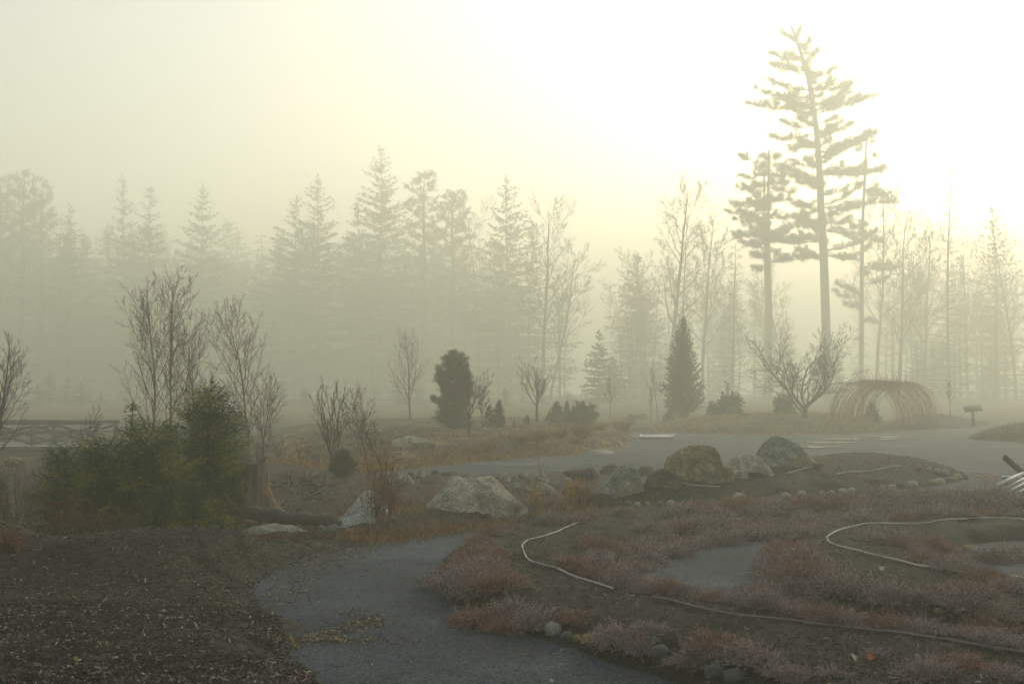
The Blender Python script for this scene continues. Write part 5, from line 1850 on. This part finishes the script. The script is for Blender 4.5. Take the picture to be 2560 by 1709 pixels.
bar(at(2493, 1245, 18.2), at(2660, 1271, 17.3), .030, 'rail')
bar(at(2533, 1192, 20.3), at(2680, 1212, 19.6), .022, 'rail')
bar(at(2488, 1215, 18.9), at(2560, 1181, 21.0), .036, 'end_post')
for bx_, by_ in ((2500, 1226), (2495, 1241), (2512, 1247), (2530, 1250), (2548, 1253), (2567, 1256), (2587, 1260), (2608, 1263)):
    bar(at(bx_, by_, 18.3), at(bx_ + 88, by_ - 45, 20.4), .015, 'bar', S=6)
mb = MB()
d0, d1 = at(2511, 1142, 20.6), at(2562, 1186, 21.0)
mb.beam(d0 - T0, d1 - T0, .06, .09)
mb.build('brace', M['rustbar'], t, smooth=False)
bar(at(2540, 1262, 17.6), at(2700, 1290, 16.8), .05, 'support', 'rustbar')
for i, (a, b, lab) in enumerate([((2446, 1186), (2505, 1214), "tan cane lying just behind the metal gate"), ((2438, 1190), (2500, 1222), "tan cane lying lowest behind the metal gate"), ((2470, 1188), (2560, 1222), "longest cane passing under the metal gate"), ((2432, 1183), (2470, 1200), "short grey cane pointing at the far mound")]):
    g0, g1 = ground_at(*a), ground_at(*b)
    mb = MB()
    m_ = (g0 + g1) / 2
    mb.tubes(np.array([list(g0 + Vector((0, 0, .03))), list(m_ + Vector((0, 0, .07))), list(g1 + Vector((0, 0, .04)))]), np.full(3, .011), 5)
    tag(mb.build("cane", M['willow'] if i else M['straw']), lab, "cane", "canes behind the metal gate")
G = ground_at(2516, 1207)
mb = MB()
mb.lathe([(0, 0), (.045, 0), (.062, .10), (.085, .105), (.085, .125), (.07, .125), (.05, .02), (0, .015)], 16)
o = mb.build("plastic_cup", M['white'])
o.location = G + Vector((0, 0, .01))
tag(o, "small white cup standing behind the metal gate", "cup")

# ------------------------------------------------------------------ footbridge
def bridge():
    D = 45.0
    xa, xb = at(-210, 1100, D).x, at(272, 1100, D).x
    zr, zd = at(100, 1052, D).z, at(100, 1110, D).z
    c = Vector(((xa + xb) / 2, D, zd))
    t = thing("footbridge", "grey footbridge with cross-braced railing over the hollow", "bridge", c)
    hw = 1.0
    H = zr - zd
    L = xb - xa
    mb = MB()
    mb.box((0, 0, -.10), (L, 2 * hw, .16))
    mb.build('deck', M['bridge'], t, smooth=False)
    for s in (-1, 1):
        mb = MB()
        mb.box((0, s * (hw + .03), -.02), (L, .06, .07))
        mb.build('lit_edge_strip', M['deckedge_lit'], t, smooth=False)  # bright line of the lit deck edge, put in as a pale strip
        mb = MB()
        mb.box((0, s * hw * .7, -.33), (L - .3, .16, .28))
        mb.build('girder', M['bridge'], t, smooth=False)
        rail = MB()
        rail.box((0, s * (hw + .0), H - .05), (L + .1, .16, .14))
        rail.build('handrail', M['bridge'], t, smooth=False)
        n = 4
        xs_ = [-L / 2 + .08 + (L - .16) * i / 3 for i in range(n)]
        for x in xs_:
            p = MB()
            p.box((x, s * (hw + .01), H / 2 - .06), (.16, .14, H - .12))
            p.build('post', M['bridge'], t, smooth=False)
        for i in range(n - 1):
            x0_, x1_ = xs_[i] + .08, xs_[i + 1] - .08
            b = MB()
            b.beam((x0_, s * (hw + .02), .06), (x1_, s * (hw + .02), H - .18), .05, .10)
            b.beam((x0_, s * (hw - .04), H - .18), (x1_, s * (hw - .04), .06), .05, .10)
            b.build('cross_brace', M['bridge'], t, smooth=False)
            b = MB()
            b.box(((x0_ + x1_) / 2, s * (hw - .01), H * .52), (x1_ - x0_, .04, .07))
            b.build('mid_rail', M['bridge'], t, smooth=False)
    for x in (-L / 2 + .4, L / 2 - .3):
        p = MB()
        p.box((x, 0, -.95), (.9, 2.2, 1.0))
        p.build('abutment', M['bridge'], t, smooth=False)


bridge()
# ------------------------------------------------------------------ forest
KD = 1.5     # the wood stands this much farther than first guessed


def tz(px, top, D):
    return at(px, top, D).z


def forest_conifer(label, px, D, top, wpx, seed, m='needle_far', group=None, name="forest_conifer", base=.03, nw=38, per=6, leaf=(1.2, .15), **kw):
    D = D * KD
    c = gpos(px, D)
    H = tz(px, top, D) - c.z
    a = dict(detail=1, droop=.42, up=.16, pw=.8, dens=1.25, trunk_r=H * .009, tipup=.16, jag=.38, skip=.16, lean=((seed * 37) % 9 - 4) * .006)
    a.update(kw)
    return conifer(name, label, "tree", (c.x, c.y, c.z - .2), seed, H, psize(wpx, D) / 2 * 1.55, M[m], base=base, nw=nw, per=per, leaf=leaf, group=group, rz=(seed * 1.7) % 6.28, **a)


# hero pine: boughs placed one by one from the silhouette
def pv_(px, py, D):
    return at(px, py, D)


def CX(x):
    return 1500 + .6888 * x


def CY(y):
    return 20 + .6888 * y


DP = 104.0


def silhouette_pine(name, label, D, trunk_px, pads_px, seed, r0, leaf=(.52, .020), depth_pads=10, dead=6, tw=14, group=None, fill=1.45, thick=1.2, m='needle_far', rtop=.08):
    D = D * KD
    base = gpos(CX(trunk_px[0][0]), D)
    tr = []
    n = len(trunk_px)
    for i, (x, y) in enumerate(trunk_px):
        p = at(CX(x), CY(y), D) - base
        f = i / (n - 1)
        tr.append((p.x, 0, p.z if i else -.3, KD * (r0 * (1 - f) ** .8 + rtop * f)))
    tr[0] = (tr[0][0], 0, -.4, r0 * 1.12)
    tzs = np.array(tr)
    rs_ = np.random.RandomState(seed)
    pads = []
    for y0, x1, y1, hw in pads_px:
        z0 = (at(CX(700), CY(y0), D) - base).z
        e = at(CX(x1), CY(y1), D) - base
        dy = rs_.uniform(-.5, .5) * abs(e.x - np.interp(z0, tzs[:, 2], tzs[:, 0])) * .6
        pads.append((z0, e.x, dy, e.z, hw * 1.3))
        if rs_.rand() < .7:      # a shorter companion bough just above or below
            x0_ = np.interp(z0, tzs[:, 2], tzs[:, 0])
            q_ = rs_.uniform(.45, .8)
            pads.append((z0 + rs_.uniform(-.7, .7), x0_ + (e.x - x0_) * q_, -dy * 1.5 + rs_.uniform(-1, 1), z0 + (e.z - z0) * q_ + rs_.uniform(-.5, .7), hw))
    top, bot = tzs[-1, 2], min(p[0] for p in pads)
    mx = max(abs(p[1] - np.interp(p[0], tzs[:, 2], tzs[:, 0])) for p in pads)
    for k in range(depth_pads):      # boughs growing toward and away from the viewer
        f = ((k + rs_.rand()) / depth_pads) ** .75
        z0 = bot + (top - bot) * (f * .96 + .02)
        L = mx * (1 - f ** 1.5) * rs_.uniform(.5, .95) + .4
        s = 1 if k % 2 else -1
        ang = rs_.uniform(-.7, .7)
        x0 = np.interp(z0, tzs[:, 2], tzs[:, 0])
        pads.append((z0, x0 + math.sin(ang) * L, s * math.cos(ang) * L, z0 + L * rs_.uniform(0, .18), rs_.uniform(.6, 1.2)))
    return pad_pine(name, label, "tree", base, seed, tr, pads, M[m], leaf=leaf, tw=tw, thick=thick, group=group, dead=dead, fill=fill)


silhouette_pine("white_pine", "giant pine with layered boughs and a long bare trunk, tallest tree of all", DP,
                [(826, 1480), (820, 1150), (812, 900), (803, 750), (797, 600), (787, 450), (770, 330), (748, 220), (715, 120), (692, 62)],
                [(130, 655, 90, .7), (110, 730, 75, .7), (160, 760, 120, .9), (190, 625, 160, 1.2), (215, 622, 200, 1.2), (205, 795, 155, 1.1), (240, 640, 215, 1.0), (260, 850, 225, 1.2), (290, 925, 280, 1.3), (300, 860, 262, 1.2), (300, 595, 268, 1.0), (320, 552, 310, .9),
                 (350, 535, 350, .9), (352, 640, 335, 1.1), (345, 1015, 318, 1.2), (360, 900, 300, 1.4), (370, 960, 335, 1.2), (385, 690, 370, .9), (420, 860, 400, 1.0), (430, 655, 415, 1.0), (455, 605, 468, .9), (450, 915, 432, 1.1), (480, 680, 515, 1.2), (470, 850, 440, 1.0), (500, 720, 480, 1.2),
                 (520, 990, 470, 1.3), (540, 900, 505, 1.2), (530, 980, 455, 1.1), (570, 690, 555, .8), (590, 1042, 585, 1.2), (600, 930, 590, 1.2), (610, 645, 600, 1.0), (625, 700, 610, 1.0), (680, 905, 655, .5), (720, 1000, 712, .6), (735, 720, 705, 1.0), (770, 660, 800, 1.1), (780, 905, 775, 1.2), (790, 700, 760, 1.0),
                 (800, 960, 825, .9), (820, 545, 855, 1.1), (840, 610, 830, 1.1), (890, 650, 915, 1.1), (905, 715, 880, .9), (895, 935, 905, .5)], 701, .47, depth_pads=44, dead=8)
silhouette_pine("white_pine", "twin-trunked pine with tiered boughs beside the giant pine", 108,
                [(618, 1470), (618, 1150), (612, 900), (610, 750), (612, 620), (613, 515)],
                [(540, 585, 540, .8), (545, 655, 545, .8), (560, 500, 548, 1.0), (570, 700, 590, 1.1), (580, 560, 575, 1.1), (600, 510, 610, 1.0), (620, 690, 630, 1.1), (640, 500, 650, 1.0), (650, 715, 668, 1.0), (660, 545, 668, 1.2), (690, 700, 700, .9), (700, 540, 700, 1.0), (715, 470, 712, .9), (735, 560, 725, 1.1),
                 (745, 452, 740, .8), (770, 480, 770, .8), (760, 690, 760, 1.0), (800, 520, 800, 1.0), (815, 470, 832, .9), (820, 700, 800, 1.0), (850, 540, 862, 1.1), (870, 500, 850, .9), (880, 660, 900, 1.0), (910, 560, 900, .9), (930, 555, 945, .8)], 703, .27, depth_pads=18, dead=8)
silhouette_pine("white_pine", "slim second stem pressed against the twin-trunked pine", 108.6, [(600, 1470), (606, 1100), (600, 900), (596, 720), (596, 590)],
                [(610, 560, 600, .6), (640, 630, 630, .6), (700, 560, 690, .7), (760, 640, 750, .7), (820, 560, 830, .7)], 705, .20, depth_pads=4, dead=6)
silhouette_pine("white_pine", "pine with widely spaced flat boughs on the sunny side of the giant pine", 110,
                [(950, 1470), (950, 1150), (950, 950), (954, 750), (962, 600), (968, 450)],
                [(465, 1005, 452, .8), (490, 990, 488, 1.0), (520, 925, 515, .9), (540, 1002, 540, 1.0), (600, 1040, 582, 1.1), (595, 885, 600, .9), (660, 1010, 655, 1.0), (680, 1030, 675, 1.3), (700, 1085, 698, 1.2), (705, 890, 715, .8), (800, 900, 790, 1.0), (830, 1035, 850, .9), (850, 880, 810, 1.0), (940, 1100, 942, .9), (950, 1020, 938, .9), (910, 880, 905, .6),
                 (1040, 860, 1000, .8), (1050, 850, 1030, .7), (1090, 890, 1075, .8), (1130, 1010, 1140, .6)], 707, .25, depth_pads=8, dead=14)

# leafless forest trees with tall trunks
OAK = [dict(K=18, wig=.03, up=.015, taper=.82), dict(n=20, len=.36, ang=.75, t0=.3, t1=.99, up=.05, K=12, wig=.10, rr=.45, shape=lambda t: 1.0 - .5 * t), dict(n=9, len=.48, ang=.65, t0=.2, up=.02, K=9, wig=.12, rr=.45), dict(n=7, len=.48, ang=.6, K=6, wig=.12, rr=.5), dict(n=3, len=.55, ang=.55, K=4, wig=.12, rr=.7, min=.3)]
SNAG = [dict(K=16, wig=.015, up=.01, taper=.9), dict(n=85, len=.12, ang=1.45, t0=.10, t1=.98, up=-.02, K=6, wig=.06, rr=.35, shape=lambda t: 1.1 - .8 * t), dict(n=5, len=.4, ang=.7, t0=.25, up=-.03, K=4, wig=.1, rr=.6), dict(n=2, len=.5, ang=.6, K=3, wig=.1, rr=.8)]


def forest_bare(label, px, D, top, seed, spec=OAK, r=.28, lean=0, mw='twig_dark', group=None, stems=None, name="bare_forest_tree", rmin=.013, rz=0):
    D = D * KD
    c = gpos(px, D)
    H = tz(px, top, D) - c.z
    st = stems or [((0, 0, -.3), (lean, 0, 1), H, r * .9)]
    return bare_tree(name, label, "tree", c, seed, H, spec, st, M['bark_grey'], M[mw], rmin=rmin * KD, sides=7, group=group, split=1, rz=rz)


forest_bare("bare forked tree with a crooked open top behind the pointed conifer", 1678, 100, 432, 801, r=.45, lean=.0)
forest_bare("bare tree with fine upright branches beyond the forked one", 1755, 106, 505, 803, r=.35)
forest_bare("leaning bare trunk with a long side limb at the clearing's edge", 1352, 106, 478, 805, r=.36, lean=.13)
forest_bare("second leaning bare trunk beside the clearing, lower and spreading", 1374, 108, 590, 807, r=.28, lean=.17)
forest_bare("big spreading bare tree beyond the willow tunnel", 2245, 100, 470, 809, r=.34, lean=.08)
forest_bare("bare tree with upswept branches next to the spreading one", 2310, 108, 500, 811, r=.34, lean=-.02)
forest_bare("bare crown rising just past the widely spaced pine", 2190, 118, 400, 813, r=.36, lean=.05)
forest_bare("tall dead conifer trunk with short side twigs", 2372, 98, 418, 815, SNAG, r=.30)
forest_bare("thin paired bare trunks between the forked tree and the twin pine", 1830, 100, 610, 817, SNAG, r=.24, lean=.03)
forest_bare("slim bare trunk leaning in front of the pale golden conifers", 1925, 116, 690, 819, r=.22, lean=.06)
forest_bare("low bare tree with drooping sprays between the two big pines", 1962, 112, 640, 821, r=.24)
forest_bare("faint bare trunk beside the rusty tall spruce", 1200, 128, 478, 823, r=.30)
forest_bare("dead spruce snag among the trunks by the forked tree", 1706, 104, 545, 825, SNAG, r=.26)
forest_bare("dead snag with comb-like twigs by the clearing", 1400, 112, 690, 827, SNAG, r=.22)
forest_bare("slim snag at the frame edge beyond the sign panel", 2490, 112, 600, 829, SNAG, r=.26)
forest_bare("bare tree at the sunlit frame edge", 2540, 108, 560, 831, r=.3, lean=-.03)
forest_bare("bare tree over the far corner of the court", 2420, 120, 560, 833, r=.28)

# named conifers of the misty wood
forest_conifer("tallest misty spruce with a sharp layered top", 950, 138, 368, 190, 901, nw=40, per=7, dens=1.2)
forest_conifer("shoulder spruce leaning on the tallest misty spruce", 893, 140, 500, 130, 902, nw=26, per=7)
forest_conifer("spruce with a ragged double top near the wood's middle", 795, 138, 443, 165, 903, nw=32, jag=.4, per=6)
forest_conifer("lower twin of the ragged double-topped spruce", 737, 140, 485, 165, 904, nw=30, jag=.35, per=6)
forest_conifer("narrow spruce in a close pair far along the wood", 303, 146, 442, 92, 905, nw=30, per=6)
forest_conifer("fuller spruce of the close pair far along the wood", 368, 144, 460, 112, 906, nw=30, per=6)
forest_conifer("single broad spruce standing between the pairs", 503, 148, 462, 150, 907, nw=30, per=7)
forest_conifer("dark low spruce beside the round-headed pines at the frame edge", 168, 138, 515, 150, 908, nw=26, per=6)
forest_conifer("tall golden-brown spruce with drooping boughs near the clearing", 1278, 132, 440, 185, 909, m='needle_far', nw=34, per=6, jag=.35)
forest_conifer("hazy golden larch fading beside the golden-brown spruce", 1320, 128, 560, 150, 910, m='needle_gold', nw=24, per=6, dens=.7)
forest_conifer("hazy golden larch in front of the golden-brown spruce", 1245, 126, 600, 120, 911, m='needle_gold', nw=22, per=5, dens=.6)
forest_conifer("faint golden conifer at the clearing's sunny side", 1592, 122, 630, 110, 912, m='needle_gold', nw=26, per=6, dens=.8)
forest_conifer("slim young spruce in the clearing", 1497, 88, 826, 52, 913, nw=20, leaf=(.6, .09), base=.03)
forest_conifer("smaller young spruce just beside the clearing's slim one", 1530, 96, 890, 60, 914, nw=16, leaf=(.65, .1), base=.03)
forest_conifer("faint pale conifer near the sunlit frame edge", 2495, 128, 520, 150, 915, m='needle_gold', nw=28, per=5, dens=.6)
forest_conifer("ghostly conifer beyond the spreading bare tree", 2400, 132, 640, 120, 916, m='needle_gold', nw=24, per=5, dens=.6)


def round_pine(label, px, D, top, wpx, seed, group=None, f0=.38, m='needle_far'):
    D = D * KD
    c = gpos(px, D)
    H = tz(px, top, D) - c.z
    R = psize(wpx, D) / 2
    rs_ = np.random.RandomState(seed)
    tr = [(0, 0, -.4, H * .014), (.2, .1, H * .5, H * .011), (-.1, 0, H * .8, H * .007), (0, 0, H * .985, .05)]
    pads = []
    for k in range(54):
        f = (k + rs_.rand()) / 54
        z0 = H * (f0 + (1 - f0) * f * .97)
        L = R * math.sqrt(max(.03, 1 - (f * 1.02 - .12) ** 2)) * rs_.uniform(.6, 1.1)
        az = k * 2.4 + rs_.uniform(-.5, .5)
        pads.append((z0, math.cos(az) * L, math.sin(az) * L, min(H * 1.01, z0 + L * rs_.uniform(.1, .4)), rs_.uniform(.8, 1.5)))
    return pad_pine("white_pine", label, "tree", c, seed, tr, pads, M[m], leaf=(.8, .075), tw=7, thick=1.3, group=group, dead=6, fill=.9)


round_pine("round-headed pine cluster's highest crown at the frame edge", 48, 140, 428, 130, 921)
round_pine("round-headed pine at the very frame edge", -10, 143, 440, 120, 922)
round_pine("wide sparse round-headed pine beside the dark low spruce", 95, 146, 455, 110, 923)
round_pine("rounded feathery pine next to the tallest misty spruce", 1058, 140, 430, 140, 924, f0=.35)
round_pine("lower rounded pine with lobed crown past the feathery one", 1130, 138, 472, 150, 925, f0=.35)

# the rest of the wood, copies of a few kinds
kA = Kit(forest_conifer("hazy", 0, 150, 560, 130, 951, nw=30, per=6, dens=1.0))
kB = Kit(forest_conifer("hazy", 0, 150, 600, 100, 952, nw=28, per=5, dens=1.0, jag=.45))
kC = Kit(forest_bare("hazy", 0, 120, 640, 953, SNAG, r=.22))
kD = Kit(forest_bare("hazy", 0, 130, 600, 954, OAK, r=.26))
rf = random.Random(77)
LB = "misty conifer in the dark mass of the wood behind the birches"
for i in range(58):
    px = -120 + 1420 * (i + rf.uniform(.1, .9)) / 58
    D = KD * rf.uniform(148, 205)
    c = gpos(px, D)
    want = tz(px, rf.uniform(545, 650) + max(0, px - 900) * .18, D) - c.z
    k = (kA, kB)[i % 2]
    base = tz(0, 560 if k is kA else 600, 150 * KD) - gpos(0, 150 * KD).z
    s = want / base
    k.put((c.x, c.y, c.z - .2), rf.uniform(0, 6.28), (s * rf.uniform(1.2, 1.9), s * rf.uniform(1.2, 1.9), s), LB, "misty conifers behind the birches")
for i in range(16):
    px = 560 + 880 * (i + rf.uniform(.1, .9)) / 16
    D = KD * rf.uniform(128, 165)
    c = gpos(px, D)
    want = tz(px, rf.uniform(560, 720), D) - c.z
    s = want / (tz(0, 640, 120 * KD) - gpos(0, 120 * KD).z)
    kC.put((c.x, c.y, c.z - .2), rf.uniform(0, 6.28), (s, s, s), "thin grey trunk with short twigs among the mid-wood spruces", "thin trunks among the mid-wood spruces")
for i in range(20):
    px = rf.choice([rf.uniform(1560, 1700), rf.uniform(1700, 1900), rf.uniform(2100, 2560), rf.uniform(2250, 2600)])
    D = KD * rf.uniform(110, 150)
    c = gpos(px, D)
    want = tz(px, rf.uniform(640, 760), D) - c.z
    s = want / (tz(0, 640, 120 * KD) - gpos(0, 120 * KD).z)
    kC.put((c.x, c.y, c.z - .2), rf.uniform(0, 6.28), (s, s, s), "thin grey trunk in the sunlit wood about the giant pine", "thin trunks in the sunlit wood")
for i in range(20):
    px = rf.choice([rf.uniform(1540, 1640), rf.uniform(1760, 1900), rf.uniform(2140, 2560), rf.uniform(2200, 2560)])
    D = KD * rf.uniform(118, 160)
    c = gpos(px, D)
    want = tz(px, rf.uniform(600, 760), D) - c.z
    s = want / (tz(0, 600, 130 * KD) - gpos(0, 130 * KD).z)
    kD.put((c.x, c.y, c.z - .2), rf.uniform(0, 6.28), (s, s, s), "faint leafless tree in the sunlit wood about the giant pine", "faint leafless trees in the sunlit wood")
for i in range(44):
    px = rf.choice([rf.uniform(1570, 1700), rf.uniform(1560, 1850), rf.uniform(1880, 2100), rf.uniform(2100, 2600), rf.uniform(2200, 2600)])
    D = KD * rf.uniform(100, 140)
    c = gpos(px, D)
    want = tz(px, rf.uniform(820, 985), D) - c.z
    s = want / (tz(0, 600, 150 * KD) - gpos(0, 150 * KD).z)
    kB.put((c.x, c.y, c.z - .2), rf.uniform(0, 6.28), (s * 1.4, s * 1.4, s), "young conifer growing under the tall sunlit trees", "young conifers under the sunlit trees")
for i in range(34):
    px = -80 + 1560 * (i + rf.uniform(.1, .9)) / 34
    D = KD * rf.uniform(72, 112)
    c = gpos(px, D)
    want = tz(px, rf.uniform(925, 985), D) - c.z
    s = want / (tz(0, 600, 150 * KD) - gpos(0, 150 * KD).z)
    w_ = s * rf.uniform(1.8, 3.2)
    (kA, kB)[i % 2].put((c.x, c.y, c.z - .2), rf.uniform(0, 6.28), (w_, w_, s), "low misty evergreen undergrowth along the foot of the wood", "evergreen undergrowth at the foot of the wood")
# ------------------------------------------------------------------ air, sky, sun
SUN_AZ, SUN_EL = math.radians(28), math.radians(16)
hz = MB()
hx0, hx1, hy0, hy1, hz0, hz1 = -960, 960, -340, 1480, -2.6, 62
hz.box(((hx0 + hx1) / 2, (hy0 + hy1) / 2, (hz0 + hz1) / 2), (hx1 - hx0, hy1 - hy0, hz1 - hz0))
hm = bpy.data.materials.new("haze")
hm.use_nodes = True
nt = hm.node_tree
nt.nodes.clear()
o_ = nt.nodes.new("ShaderNodeOutputMaterial")
pv = nt.nodes.new("ShaderNodeVolumePrincipled")
pv.inputs["Color"].default_value = (.94, .956, .80, 1)
pv.inputs["Density"].default_value = 0.0077
pv.inputs["Anisotropy"].default_value = 0.38
nt.links.new(pv.outputs[0], o_.inputs["Volume"])
hob = hz.build("haze", hm, smooth=False)
tag(hob, kind="stuff")

w = bpy.data.worlds.new("World")
scene.world = w
w.use_nodes = True
nt = w.node_tree
nt.nodes.clear()
wo = nt.nodes.new("ShaderNodeOutputWorld")
bg = nt.nodes.new("ShaderNodeBackground")
sk = nt.nodes.new("ShaderNodeTexSky")
sk.sky_type = 'NISHITA'
sk.sun_disc = False
sk.sun_elevation = SUN_EL
sk.sun_rotation = SUN_AZ
sk.air_density = 1.0
sk.dust_density = 4.0
sk.ozone_density = 1.0
bg.inputs["Strength"].default_value = 0.15
nt.links.new(sk.outputs[0], bg.inputs[0])
nt.links.new(bg.outputs[0], wo.inputs[0])

ld = bpy.data.lights.new("sun", 'SUN')
ld.energy = 3.1
ld.angle = math.radians(6)
ld.color = (1.0, .955, .85)
lo_ = bpy.data.objects.new("sun", ld)
COL.objects.link(lo_)
sd = Vector((math.sin(SUN_AZ) * math.cos(SUN_EL), math.cos(SUN_AZ) * math.cos(SUN_EL), math.sin(SUN_EL)))
lo_.rotation_euler = (-sd).to_track_quat('-Z', 'Y').to_euler()

scene.view_settings.view_transform = 'Standard'
scene.view_settings.look = 'None'
scene.view_settings.exposure = 0.62
scene.view_settings.gamma = 1.0
scene.render.engine = 'CYCLES'
cy = scene.cycles
cy.max_bounces = 6
cy.diffuse_bounces = 3
cy.glossy_bounces = 2
cy.transmission_bounces = 2
cy.transparent_max_bounces = 6
cy.volume_bounces = 2
cy.use_denoising = True
cy.use_adaptive_sampling = True
cy.adaptive_threshold = 0.02
